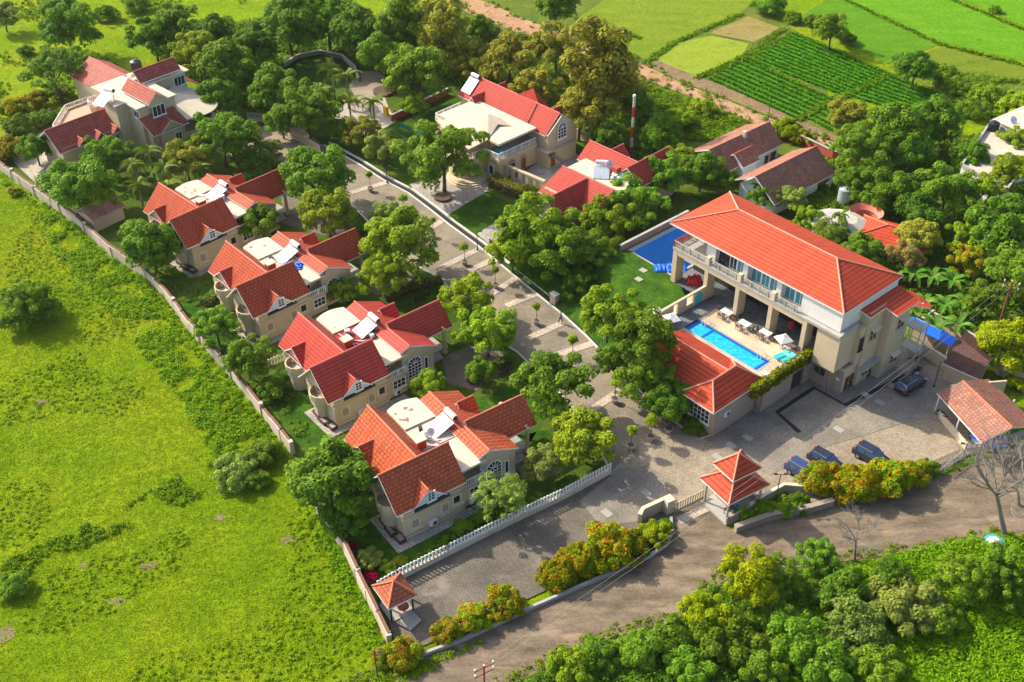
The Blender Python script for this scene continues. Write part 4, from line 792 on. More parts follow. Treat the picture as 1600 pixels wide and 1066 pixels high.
b=MB(); b.box(-3.0,15.5,-3.0,3.7,0,5.3); b.box(15.5,18.3,-3.1,3.6,2.6,5.4); b.box(15.7,19.0,-3.9,2.8,0,2.59); b.wallpoly((18.3,-3.1),(18.3,3.6),[(0,5.4),(6.7,5.4),(3.1,7.9)],.2)
b.box(.5,15.4,-12.0,-3.01,0,3.6); b.box(9,15.4,-12.3,-11.99,0,3.6); b.box(1.0,12.5,-10.5,-3.02,3.601,5.6); b.box(5.0,13.0,-15.0,-12.3,0,3.6); b.box(-1.4,.49,-10,-4,0,4.2); b.cyl((10.6,-14.2),2.8,0,3.7,24); b.box(15.35,19.1,-4.0,3.0,2.6,2.8)
b.obj('wall',M['wall'],T)
b=MB(); b.box(.8,15.6,-11.5,-3.05,5.601,5.95); b.obj('flat_roof',M['cream'],T)
b=MB(); ap=(8.2,-6.9,7.1); c=[(2.0,-12.8,5.7),(12.8,-15.4,5.45),(13.2,-11.6,5.97),(10.9,-7.3,6.35),(12.6,-5.6,5.97),(9.0,-5.0,5.97),(5.0,-8.2,5.97)]
for p,q in zip(c,c[1:]+c[:1]): b.slab([ap,p,q],.15,0,0)
b.obj('canopy_roof',plain('tan_canopy',(.52,.42,.30),.8,.08,.5),T)
b=MB(); b.box(12.6,15.3,-11.9,-3.1,3.605,3.7); b.obj('balcony_floor',M['conc'],T)
rail(T,[(13.0,-14.8),(13.4,-12.3),(16.2,-12.2),(16.2,-3.9)],3.75,.95); b=MB(); ribbon(b,[(13.0,-14.9),(13.4,-12.4),(16.3,-12.3),(16.3,-3.9)],-.3,.35,3.2,3.74); ribbon(b,[(15.4,-12.1),(16.2,-12.1),(16.2,-3.9),(15.4,-3.9)],-.1,.3,0,3.2); b.obj('parapet',M['wall'],T)
rail(T,[(.4,-10.5),(-1.5,-10.1),(-1.7,-4.3)],4.2,.8); b=MB(); ribbon(b,[(1,-10.6),(-1.5,-10.1),(-1.7,-4.3)],-.2,.4,3.5,4.3); b.obj('parapet',M['wall'],T)
for k in (0,1,2): b=MB(); b.cyl((12.2,-14.8),3.9-.5*k,0,.15+.16*k,26); b.obj('entrance_step',M['wall'],T)
win(T,16.32,-9.9,.1,0,1,1.2,2.6,1,1,arch=True,gm='dark',fm='wall',bar=.12); win(T,16.32,-7.3,.1,0,1,1.1,2.6,1,1,arch=True,gm='rust',fm='wall',bar=.12); win(T,14.2,-12.3,.6,1,0,.9,2.0,1,1,arch=True,bar=.1)
win(T,18.5,-1.0,4.2,0,1,1.8,2.6,3,3,arch=True,bar=.1); door(T,18.99,-3.1,.1,0,1,1.0,2.4,'rust')
b=MB(); b.box(18.9,22.5,-3.9,-3.0,2.5,2.62); b.obj('porch_canopy',M['dark'],T)
heater(F.w(-2.2,-2.8,5.95),R(-46.7+90),'white solar panel propped on the red roof end of the cream flat roofed house',2.3,2.2,1.9,False)
cloth(F.w(14.6,-10.2,3.75),.6,'turq','blue cloth heap on the balcony of the cream flat roofed house',5,name='cloth',cat='cloth',h=.6,ax=1.2)
W2=thing('courtyard_wall','beige arcaded courtyard wall behind a clipped hedge','wall',(0,0,0)); b=MB(); q=W([(795,268),(838,300)]); qa=W([(788,276),(846,300)])
a,c=G(790,278),G(848,303)
for k in range(6):
    p=a.lerp(c,k/5); b.obox((p.x,p.y),math.atan2(c.y-a.y,c.x-a.x),.6,.5,0,2.2)
p=a.lerp(c,.5); b.obox((p.x,p.y),math.atan2(c.y-a.y,c.x-a.x),(c-a).length+.7,.6,2.201,2.5); b.obj('wall',M['wall'],W2)
# ---------------------------------------------------------------- villa beside it
F=Frame(12.41,159.56,-46.46)
T=thing('villa','red cross gabled villa with a dish and glass solar panel, trees in front','house',(F.x,F.y,0),R(-46.46))
ms=[M['tile_r'],M['white'],M['cap_r']]
r_=MB(); gable(r_,'x',0,10.0,0,7.5,2.8,5.3,3.2,5.0); gable(r_,'y',0.2,3.4,4.1,7.2,1.4,5.6,1.4,5.6); gable(r_,'y',-2.3,7.2,9.9,7.4,2.2,5.4,2.6,5.0)
r_.slab([(2.8,-9.0,7.5),(13.1,-9.0,7.5),(12.8,-13.3,4.5),(2.0,-13.3,4.5)]); r_.slab([(2.8,-8.99,7.5),(13.1,-8.99,7.5),(13.1,-6.6,6.0),(2.8,-6.6,6.0)]); r_.tube((2.8,-9,7.54),(13.1,-9,7.54),.12,m=2)
gable(r_,'y',-17.7,-9.2,8.0,7.52,2.7,4.7,2.7,4.7); r_.obj('roof',ms,T)
b=MB(); b.box(.6,9.5,-2.3,2.7,0,5.1); b.box(8.2,12,-1.8,6.8,0,5.2); b.box(2.6,12.4,-12.6,-2.31,0,5.2); b.box(5.9,10.2,-17.0,-12.61,0,4.7); b.wallpoly((5.7,-17.0),(10.3,-17.0),[(0,4.6),(4.6,4.6),(2.3,7.2)],.2); b.wallpoly((7.8,-2.0),(12.3,-2.0),[(0,5.1),(4.5,5.1),(2.1,7.1)],.2); b.wallpoly((12.4,-12.6),(12.4,-6.7),[(0,5.1),(5.9,5.9),(3.6,7.2)],-.2); b.obj('wall',M['wall'],T)
b=MB(); b.box(1.5,13.0,-6.6,-2.4,5.601,5.85); b.obj('flat_roof',M['cream'],T)
win(T,7.2,-17.0,1.2,1,0,1.6,2.0,3,3); win(T,3.2,-12.6,1.2,1,0,1.6,1.8,3,3)
c=MB(); c.box(7.6,9.0,-3.6,-2.6,5.86,7.3); c.obj('chimney',M['brick'],T)
heater(F.w(7.7,-5.7,5.9),R(-46.5+128),'pale glass solar panel with white cylinder on the cross gabled villa',2.4,2.2,1.0,True)
dish(F.w(7.2,-3.2,6.0),'white dish on a mast above the cross gabled villa roof',.75)
cloth(F.w(9.2,-3.4,6.0),.8,'white','white sheet bundled on the roof behind the dish',6,name='sheet',cat='cloth',h=.6,ax=1.5)
# ---------------------------------------------------------------- old tiled houses
F=Frame(33.76,161.22,40.18)
T=thing('house','old house with brown weathered tile roof and pale blue walls, dormer at front','house',(F.x,F.y,0),R(40.18))
ms=[M['tile_old'],M['white'],M['cap_o']]
r_=MB(); r_.slab([(-3.4,0,6),(11.5,0,6),(11.5,-3.2,3.2),(-2.9,-3.5,3.2)]); r_.slab([(-3.4,.001,6),(11.5,.001,6),(11.8,5.2,3.3),(-2.3,5.0,3.3)]); gable(r_,'x',-.1,4.0,-2.5,5.05,2.1,3.5,1.7,4.0); r_.obj('roof',ms,T)
b=MB(); b.box(-2.0,10.8,-2.9,4.4,0,3.3); b.wallpoly((-2.0,4.4),(-2.0,-2.9),[(0,3.2),(7.3,3.2),(4.4,5.7)],.2); b.box(.3,3.6,-4.3,-2.91,0,3.5); b.wallpoly((.3,-.9),(.3,-4.3),[(0,3.4),(3.4,3.4),(1.6,4.8)],.2); b.obj('wall',M['wallb'],T)
win(T,-2.0,.8,1.0,0,-1,1.2,1.3,2,2); door(T,7.5,-2.9,.1,1,0,1.0,2.1); win(T,9.0,-2.9,1,1,0,1.2,1.2,2,2,fm='rust'); c=MB(); c.box(4.5,5.1,-.6,0,5.4,6.6); c.obj('chimney',M['creamd'],T)
c=MB(); c.slab([(-3.4,-.2,2.7),(-2.0,-.2,2.9),(-2.0,1.8,2.9),(-3.4,1.8,2.7)],.08,0,0); c.obj('window_hood',M['creamd'],T)
T=thing('house','old brown tiled house with white posts, standing behind the clubhouse trees','house',(F.x,F.y,0),R(40.18))
r_=MB(); gable(r_,'x',-4.6,10.3,-10.4,6,4.2,2.95,3.8,3.9); r_.obj('roof',ms,T)
b=MB(); b.box(-3.6,7.5,-13.6,-7.0,0,3.1); b.wallpoly((-3.6,-7.0),(-3.6,-13.6),[(0,3.1),(6.6,3.1),(3.4,5.7)],.2); b.wallpoly((7.49,-7.0),(7.49,-13.6),[(0,3.1),(6.6,3.1),(3.4,5.7)],-.2); b.obj('wall',M['wallw'],T)
b=MB()
for q in ((9.9,-14.2),(9.9,-6.9)): b=MB(); b.box(q[0]-.15,q[0]+.15,q[1]-.15,q[1]+.15,0,3.0); b.obj('post',M['wallw'],T)
b=MB(); b.box(8.5,11.6,-14.5,-14.36,1.5,1.75); b.obj('cross_rail',M['wallw'],T); win(T,7.49,-12.5,.9,0,1,1.6,1.5,2,2,fm='red',gm='dark'); win(T,3.5,-13.6,.9,1,0,1.2,1.3,2,2)
# ---------------------------------------------------------------- white domed shed, red roofed garden buildings
p=G(1312,341,3.6); T=thing('cottage','pale grey faceted roofed cottage behind the clubhouse, blue tank beside it','building',(p.x,p.y,0),R(-20))
def fac(mb,cx,cy,rx,ry,z0,z1,k=.35,n=8,m=0):
    o=[(cx+rx*math.cos(2*math.pi*(i+.5)/n),cy+ry*math.sin(2*math.pi*(i+.5)/n),z0) for i in range(n)]; t=[(cx+k*(a[0]-cx),cy+k*(a[1]-cy),z1) for a in o]
    for i in range(n): mb.slab([o[i],o[(i+1)%n],t[(i+1)%n],t[i]],.12,m,m)
    mb.slab(t,.12,m,m)
b=MB(); fac(b,0,0,4.9,3.7,3.0,3.7,k=.55); b.obj('roof',plain('pale_sheet',(.40,.37,.31),.8,.3,.8),T); b=MB(); b.cyl((0,0),3.5,0,3.1,16); b.obj('wall',M['wallw'],T)
tank(G(1317,318,0),'tall pale blue water tank beside the faceted cottage roof',1.0,2.6,'solar')
p=G(1354,331,3); b=MB(); n=28
for k in range(n):
    a0,a1=2*math.pi*k/n,2*math.pi*(k+1)/n
    for r0,r1,z0,z1 in ((1.7,2.5,2.3,3.1),(1.7,1.7,0.2,2.3)):
        q=[(p.x+r*math.cos(a),p.y+r*math.sin(a),z) for r,z,a in ((r0,z0,a0),(r1,z1,a0),(r1,z1,a1),(r0,z0,a1))]
        if r0!=r1: b.slab(q,.35)
        else: b.face(q)
tag(b.obj('round_pavilion',[plain('salmon_paint',(.58,.17,.10),.7,.1),M['white']]),'open ring shaped salmon red pavilion among garden trees','pavilion')
T=thing('garden_house','small flat red tiled garden house beside the ring shaped pavilion','building',tuple(G(1394,364,3.4))[:2]+(0,),R(-30))
r_=MB(); hip(r_,-5,5.2,-3.2,3.6,3.0,4.4,-.8,.8); hip(r_,-6.8,-1.6,-7.2,-3.0,2.6,3.6,-5,-3.4); r_.obj('roof',[M['tile_c'],M['white'],M['cap_o']],T); b=MB(); b.box(-4,4,-2.5,3,0,3); b.box(-6,-2.2,-6.6,-3.4,0,2.6); b.obj('wall',M['wallw'],T)
# flat concrete house at the right edge
a=G(1502,262,3.4); c=G(1548,193,3.4); d=G(1620,240,3.4); e=G(1572,300,3.4)
T=thing('house','flat concrete roofed house with a black tank at the right edge','house',(a.x,a.y,0),0); o_=Vector((a.x,a.y))
L=lambda p:(p.x-o_.x,p.y-o_.y)
b=MB(); b.prism([L(a),L(c),L(d),L(e)],0,3.4); b.obj('wall',M['wallw'],T); b=MB(); b.prism([L(a),L(c),L(d),L(e)],3.401,3.55); b.obj('flat_roof',M['creamd'],T)
b=MB(); 
for p,q in ((a,c),(c,d),(d,e),(e,a)):
    m_=(Vector(L(p))+Vector(L(q)))/2; b.obox(tuple(m_),math.atan2(q.y-p.y,q.x-p.x),(q-p).length-.32,.3,3.551,4.1)
b.obj('parapet',M['conc'],T)
for q in ([G(1482,238,2.6),G(1497,222,3.0),G(1500,240,3.0),G(1490,247,2.6)],[G(1543,252,2.9),G(1556,258,2.9),G(1552,268,2.4),G(1538,262,2.4)]): r_=MB(); r_.slab([(*L(v),v.z) for v in q]); r_.obj('porch_roof',[M['tile_g'],M['white']],T)
tank(G(1551,203,3.56),'round black water tank on the flat concrete roof at right edge',.9,1.3,'black'); dish(G(1580,198,3.56),'grey dish on the flat concrete roof at right edge',.7)
a=G(1590,210,4.2)
T=thing('house','cream flat roofed house cut by the right edge of the picture','house',(a.x+5,a.y+4,0),R(35)); b=MB(); b.box(-5,7,-6,5,0,4.1); b.obj('wall',M['wallw'],T); b=MB(); b.box(-5.3,7.3,-6.3,5.3,4.101,4.3); b.obj('flat_roof',M['cream'],T)
# ---------------------------------------------------------------- carport, shed, blue roof
T=thing('tiled_shed','open sided shed with weathered orange tile roof behind the iron fence','shed',(0,0,0))
r_=MB(); A=G(1504,595,4.6); B=G(1582,668,4.6); C=G(1534,692,3.0); D=G(1464,614,3.0)
d=(B-A); up=(A-D); E_=A+Vector((up.x,up.y,-up.z))*1.15; F_=E_+d
r_.slab([A,B,C,D]); E_=G(1545,592,3.0); F_=G(1622,665,3.0); r_.slab([A,B,F_,E_]); r_.tube(A,B,.12,m=2); r_.obj('roof',[M['tile_old'],M['white'],M['cap_o']],T)
for p in (D.lerp(C,.04),D.lerp(C,.5),D.lerp(C,.97),E_.lerp(F_,.5),E_.lerp(F_,.95)): b=MB(); b.tube((p.x+.3,p.y+.3,0),(p.x+.3,p.y+.3,3.0),.1); b.obj('post',M['steel'],T)
b=MB(); p=A.lerp(D,.3); b.obox(((p.x+E_.x)/2+1,(p.y+E_.y)/2+.2),math.atan2(up.y,up.x),7,.25,0,3.2); b.obj('wall',M['wall'],T)
cloth(G(1545,690,.4),1.2,'bluetarp','blue tarpaulin under the shed end by the railings',8,h=1.0,ax=1.5)
T=thing('tiled_shed','dark brown tiled lean-to shed behind the beige yard wall','shed',(0,0,0)); r_=MB(); A=G(1500,528,3.8); B=G(1546,565,3.8); C=G(1532,594,2.6); D=G(1474,568,2.6); r_.slab([A,B,C,D]); d=Vector((A.x-D.x,A.y-D.y,-1.0)); r_.slab([A,B,B+d*.6,A+d*.6]); r_.obj('roof',[tile('tile_dark',(.16,.06,.045),(.10,.045,.04),stain=(.08,.06,.05),st=(.45,.65)),M['white']],T)
b=MB(); q=[A,B,C,D]; cx=sum(p.x for p in q)/4; cy=sum(p.y for p in q)/4; b.prism([(cx+(p.x-cx)*.85,cy+(p.y-cy)*.85) for p in q],0,2.5); b.obj('wall',M['wall'],T)
T=thing('lean_to','bright blue sheet roofed lean-to against the back wall','shed',(CF.x,CF.y,0),CA)
b=MB(); b.slab([(26.9,16.1,3.3),(33.4,16.2,3.3),(33.1,17.9,3.6),(26.8,17.7,3.6)],.06,0,0); b.obj('roof',M['bluetarp'],T); b=MB(); b.box(27,33.2,17.9,18.1,0,3.4); b.obj('wall',M['wall'],T); 
for x in (27.2,30,33): b=MB(); b.tube((x,16.4,0),(x,16.4,3.2),.06); b.obj('post',M['steel'],T)
def wall_line(name,label,px,h,wd,m='stone',cap='coping',capw=None,cat='wall',rough=False,step=None):
    """one wall thing following ground points, with coping and piers"""
    P=W(px); T=thing(name,label,cat,(P[0].x,P[0].y,0)); o=P[0]; L=[Vector((p.x-o.x,p.y-o.y,0)) for p in P]
    if rough:
        Q=[L[0]]
        for p,q in zip(L,L[1:]): n=max(1,int((q-p).length/2.4)); Q+=[p.lerp(q,(k+1)/n) for k in range(n)]
        b=MB(); c=MB()
        for p,q in zip(Q,Q[1:]):
            hh=h+rnd.uniform(-.22,.18); ribbon(b,[p,q],-wd/2+rnd.uniform(-.05,.05),wd,0,hh); ribbon(c,[p,q],-.08,.3,hh+.003,hh+.07+rnd.uniform(0,.1))
        b.obj('wall_body',M[m],T); c.obj('coping',M[cap],T)
        b=MB()
        for p in Q[::3]: b.obox((p.x,p.y),rnd.uniform(0,1),.5,.55,0,h+rnd.uniform(.1,.35))
        b.obj('pier',M[m],T); return T
    b=MB(); ribbon(b,L,-wd/2,wd,0,h); b.obj('wall_body',M[m],T)
    b=MB(); cw=capw or wd+.12; ribbon(b,L,-cw/2,cw,h+.003,h+.12); b.obj('coping',M[cap],T)
    if step:
        b=MB(); acc=0
        for p,q in zip(L,L[1:]):
            n=max(1,int((q-p).length/step))
            for k in range(n): r=p.lerp(q,k/n); b.obox((r.x,r.y),math.atan2((q-p).y,(q-p).x),.5,wd+.3,0,h+.25)
        b.obj('pier',M[m],T)
    return T
wall_line('boundary_wall','long pale stone boundary wall between the meadow and the villa gardens',WALL1,1.75,.4,'stone','coping',rough=True)
wall_line('boundary_wall','short pale stone boundary wall ending beside the small orange gazebo',WALL2,1.75,.4,'stone','coping',rough=True)
wall_line('yard_wall','low pale yellow wall behind the parked dark car',[(1416,560),(1440,556),(1470,575),(1500,600),(1512,612)],1.8,.25,'wall','cream')
wall_line('back_wall','beige boundary wall running behind the blue lean-to to the right edge',[(1436,520),(1450,508),(1520,548),(1560,585),(1600,612),(1630,630)],2.2,.25,'wall','conc',step=5)
T=thing('court_wall','grey brown wall behind the blue sports court','wall',(CF.x,CF.y,0),CA); b=MB(); b.box(-8.9,-8.6,0,14,0,5.0); b.obj('wall_body',M['wall2'],T); b=MB(); b.box(-8.96,-8.54,-.05,14.05,5.003,5.1); b.obj('coping',M['conc'],T)
b=MB(); q=[CF.w(5.0,-9.5),CF.w(6.6,-9.5),CF.w(6.6,-.4),CF.w(5.0,-.4)]; b.prism([(p.x,p.y) for p in q],0,4.22); b.obj('terrace_path',M['deck'])['kind']='structure'
wall_line('garden_wall','brick and beige wall round the brown tiled houses',[(1210,213),(1250,225),(1300,250),(1345,262)],1.6,.25,'brick','conc')
wall_line('garden_wall','curved grey garden wall round the park lawn',[(445+0,105),(465,92),(500,85),(535,92),(555,110),(560,128)],.8,.3,'conc','cream')
wall_line('garden_wall','beige wall beside the trees behind the cross gabled villa',[(900,215),(930,228),(975,250)],1.6,.25,'wall','cream')
wall_line('garden_wall','low brown brick wall behind the badminton lawn',[(612,190),(650,172),(700,148)],1.2,.3,'brick','conc')
wall_line('garden_wall','curved low wall beside the gate hedge, beige coping',[(998,822),(1003,812),(1046,792)],1.7,.35,'wall','cream')
wall_line('garden_wall','low beige wall from the gatehouse to the flowering hedge',[(1170,800),(1195,783),(1223,768),(1262,771),(1300,775)],1.1,.3,'wall','cream')
wall_line('garden_wall','dark rubble retaining wall below the gatehouse shrubs',[(1148,832),(1165,826),(1205,812),(1265,800),(1300,790)],.9,.5,'wall2','wall2')
wall_line('garden_wall','grey wall under the shed railings at the yard edge',[(1468,655),(1508,703),(1545,700),(1600,682)],.8,.3,'cream','cream')
def picket(name,label,px,h,z0=.0,m='white',step=.32,t=.12,base=None,cat='fence',bm='cream',post=0):
    P=W(px); T=thing(name,label,cat,(P[0].x,P[0].y,0),0,'fences' ); o=P[0]; L=[Vector((p.x-o.x,p.y-o.y,0)) for p in P]
    if base: b=MB(); ribbon(b,L,-.2,.4,0,base); b.obj('base_wall',M[bm],T); z0=base+.002
    b=MB()
    for p,q in zip(L,L[1:]):
        n=max(1,int((q-p).length/step)); a=math.atan2((q-p).y,(q-p).x)
        for k in range(n+1): r=p.lerp(q,k/n); b.obox((r.x,r.y),a,t,t*.6,z0,z0+h)
        m_=(p+q)/2; b.obox((m_.x,m_.y),a,(q-p).length,.06,z0+h*.8,z0+h*.8+.09); b.obox((m_.x,m_.y),a,(q-p).length,.06,z0+h*.15,z0+h*.15+.08)
    b.obj('pickets',M[m],T); return T
picket('picket_fence','long white picket fence on a cream wall in front of the nearest villa',[(592,925),(620,908),(700,868),(800,818),(880,780),(953,740)],.95,m='white',base=.75,step=.42,t=.2)
picket('picket_fence','cream slatted fence round the gate court beyond the road head',[(388,188),(410,190),(440,205),(470,222),(500,240)],1.3,m='cream',step=.35,t=.18,base=.3)
picket('picket_fence','pale yellow picket fence behind the clean red villa',[(421,574),(440,566),(455,559)],1.3,m='yellow' if 0 else 'cream',step=.38,t=.2)
picket('picket_fence','short brown picket fence by the driveway of the clean red villa',[(775,592),(800,580)],1.0,m='wood',step=.4)
picket('iron_fence','white picket railing along the yard side of the tiled shed',[(1466,652),(1508,700)],1.0,m='cream',step=.4,t=.16)
picket('iron_fence','grey iron railings at the right corner above the wall',[(1470,742),(1508,712),(1545,704),(1600,684)],1.5,m='conc',step=.4,t=.1)
picket('metal_gate','wide spiked sliding gate across the entrance road',[(1046,803),(1097,778)],1.3,m='cream',step=.35,t=.16,cat='gate')
picket('iron_gate','rust brown gate at the edge of the yard above the outer road',[(1440,740),(1466,728),(1495,716)],1.4,m='wall2',step=.28,t=.1,cat='gate')
picket('picket_fence','dark red picket fence by the villa with the blue tarpaulin',[(640,478),(672,462)],1.0,m='wood',step=.4)
# ---------------------------------------------------------------- gatehouse and gazebo
def frame_of(c,a): return Frame(c.x,c.y,a)
gz=G(1158,805); GA=-49.16+90
A1=G(1097,745,3.6); A2=G(1139,789,3.6); A3=G(1203,757,3.6)
ga=math.degrees(math.atan2((A3-A2).y,(A3-A2).x)); s1=(A3-A2).length; s2=(A1-A2).length
T=thing('gatehouse','open gatehouse with two stacked bright red pyramid roofs beside the gate','gatehouse',(A2.x,A2.y,0),R(ga))
ms=[M['tile_c'],M['white'],M['cap_w']]
r_=MB(); hip(r_,0,s1,0,s2,3.6,5.6,s1/2-.01,s1/2+.01); r_.obj('lower_roof',ms,T)
r_=MB(); k=.16; hip(r_,s1*k,s1*(1-k),s2*k,s2*(1-k),5.9,7.7,s1/2-.01,s1/2+.01); r_.obj('upper_roof',ms,T)
b=MB(); b.box(s1*.36,s1*.64,s2*.36,s2*.64,4.6,6.0); b.obj('upper_drum',M['cream'],T)
for x,y in ((.5,.5),(s1-.7,.5),(.5,s2-.7),(s1-.7,s2-.7)): b=MB(); b.cyl((x,y),.13,0,3.7,10); b.obj('column',M['conc'],T)
b=MB(); b.box(.2,s1-.4,.2,s2-.4,0,.35); b.obj('floor',M['conc'],T); b=MB(); b.box(.3,s1-.5,.25,.4,.351,1.1); b.box(s1-.6,s1-.45,.41,s2-.5,.351,1.1); b.obj('low_wall',M['wall2'],T)
b=MB(); b.box(s1*.35,s1*.8,s2*.45,s2*.85,.352,2.7); b.obj('booth',M['wall2'],T)
TB=thing('desk','wooden desk with a blue paper on it under the gatehouse roof','desk',tuple(Frame(A2.x,A2.y,ga).w(1.6,1.3,.35)),R(ga)); b=MB(); b.box(-.6,.6,-.35,.35,.70,.76); b.obj('desk_top',M['wood'],TB); b=MB(); [b.box(x,x+.06,y,y+.06,0,.699) for x in (-.55,.49) for y in (-.3,.24)]; b.obj('desk_leg',M['wood'],TB)
cloth(Frame(A2.x,A2.y,ga).w(2.6,1.4,.37),.45,'turq','bright turquoise cloth on the gatehouse floor',9,name='cloth',cat='cloth',h=.5,ax=1)
A1=G(583,915,2.7); A2=G(607,952,2.7); A3=G(652,930,2.7); ga=math.degrees(math.atan2((A3-A2).y,(A3-A2).x)); s1=(A3-A2).length; s2=(A1-A2).length
T=thing('gazebo','small gazebo with a single orange pyramid roof near the boundary wall','gazebo',(A2.x,A2.y,0),R(ga)); r_=MB(); hip(r_,0,s1,0,s2,2.7,4.1,s1/2-.01,s1/2+.01); r_.obj('roof',[M['tile_g'],M['white'],M['cap_o']],T)
for x,y in ((.4,.4),(s1-.4,.4),(.4,s2-.4),(s1-.4,s2-.4)): b=MB(); b.cyl((x,y),.11,0,2.75,8); b.obj('post',M['dark'],T)
b=MB(); b.box(.3,s1-.3,.3,s2-.3,0,.2); b.obj('floor',M['conc'],T)
p=Frame(A2.x,A2.y,ga); TB=thing('round_table','round brown table under the small orange gazebo','table',tuple(p.w(s1*.62,.9,.2))); b=MB(); b.cyl((0,0),.6,.7,.76,18); b.obj('table_top',M['brick'],TB); b=MB(); b.cyl((0,0),.08,0,.7,8); b.obj('pedestal',M['dark'],TB)
q=W([(625,972),(644,956),(659,972),(641,989)]); b=MB(); b.prism([(v.x,v.y) for v in q],.12,.3); tag(b.obj('concrete_slab',M['slabp']),'grey concrete slab in front of the small gazebo','slab')
# ---------------------------------------------------------------- vehicles
def car(pos,rz,label,paint='carblk',group='cars parked in the service yard',ln=4.5):
    T=thing('parked_car',label,'car',pos,rz,group); w=.88; L=ln/2
    prof=[(-L,.35),(-L,.95),(-L+.15,1.08),(L-1.25,1.02),(L-.2,.82),(L,.62),(L,.32)]
    def ext(prof,w0,m,name,par,top=None):
        b=MB(); n=len(prof); tw=top or (lambda z:1); i=0
        a=[(x,-w0*tw(z),z) for x,z in prof]; c=[(x,w0*tw(z),z) for x,z in prof]; b.v=a+c; b.f=[tuple(range(n))[::-1],tuple(range(n,2*n))]; b.m=[0,0]
        for k in range(n): b.f.append((k,(k+1)%n,n+(k+1)%n,n+k)); b.m.append(0)
        return b.obj(name,m,par,bevel=.05)
    body=ext(prof,w,M[paint],'body',T); tp=lambda z:1-.16*max(0,(z-1.05))/.55
    ext([(-L+.12,1.06),(-L+.38,1.62),(L-1.95,1.62),(L-1.2,1.03)],w*.97,M['carglass_sky'],'window',T,tp)
    ext([(-L+.36,1.605),(-L+.45,1.69),(L-2.1,1.69),(L-1.93,1.605)],w*.84,M[paint],'car_roof',T)
    for s in (-1,1):
        b=MB(); b.box(-L+.5,L-2.1,s*w*.72-.03,s*w*.72+.03,1.70,1.78); b.obj('roof_rail',M['alloy'],T)
        b=MB(); b.box(-L-.02,-L+.1,s*w*.82-.1,s*w*.82+.1,.75,1.15); b.obj('tail_light',M['lampr'],T)
        b=MB(); b.box(L-.18,L+.01,s*w*.75-.16,s*w*.75+.16,.62,.76); b.obj('headlight',M['lampw'],T)
        for px in (-L+.5,-L+1.5,L-1.5): b=MB(); b.box(px-.03,px+.03,s*w*.93-.03,s*w*.93+.01,1.05,1.5); b.obj('door_pillar',M[paint],T)
        for x in (-L+.85,L-.9):
            t=MB(); t.cyl((0,0),.35,-.12,.12,18); o=t.obj('tyre',M['rubber'],T); o.rotation_euler=(R(90),0,0); o.location=(x,s*(w-.08),.35)
            h=MB(); h.cyl((0,0),.2,-.13,.13,10); h.obj('rim',M['alloy'],o)
    return T
U=lambda u,v,z=.13: tuple(G(u,v,z))
car(U(1421,606),R(38),'dark green black car parked alone in shade by the yard wall')
car(U(1256,745,.11),R(-46),'dark blue car nearest the gatehouse, nose under the flowering hedge','carblue')
car(U(1291,729,.11),R(-46),'black car in the middle of the three beside the flowering hedge','carblk')
car(U(1362,720,.11),R(-46),'black car farthest right of the three beside the flowering hedge','carblk')
def bike(pos,rz,label,m='red'):
    T=thing('motorcycle',label,'motorcycle',pos,rz,'motorcycles by the yard fence')
    for x in (-.62,.62):
        t=MB(); t.cyl((0,0),.3,-.06,.06,16); o=t.obj('wheel',M['rubber'],T); o.rotation_euler=(R(90),0,0); o.location=(x,0,.3); h=MB(); h.cyl((0,0),.17,-.065,.065,10); h.obj('rim',M['alloy'],o)
    b=MB(); b.box(-.1,.3,-.14,.14,.65,.88); b.obj('fuel_tank',M[m],T,bevel=.05); b=MB(); b.box(-.7,-.1,-.12,.12,.72,.82); b.obj('seat',M['black'],T,bevel=.03)
    b=MB(); b.box(-.25,.25,-.13,.13,.28,.62); b.obj('engine',M['dark'],T,bevel=.03); b=MB(); b.tube((.62,0,.3),(.38,0,.98),.04); b.tube((.38,-.33,1.02),(.38,.33,1.02),.025); b.obj('handlebar',M['alloy'],T)
bike(U(1478,662),R(-60),'red motorcycle leaning by the railings of the tiled shed','red'); bike(U(1471,652),R(-55),'black motorcycle parked next to the red one','black'); bike(U(1432,582,.13),R(30),'motorcycle parked in front of the dark green black car','black')
bike(U(1214,768,.11),R(60),'dark motorcycle standing beside the gatehouse','black')
M['chairm']=plain('chair_weave',(.16,.13,.10),.8,.2)
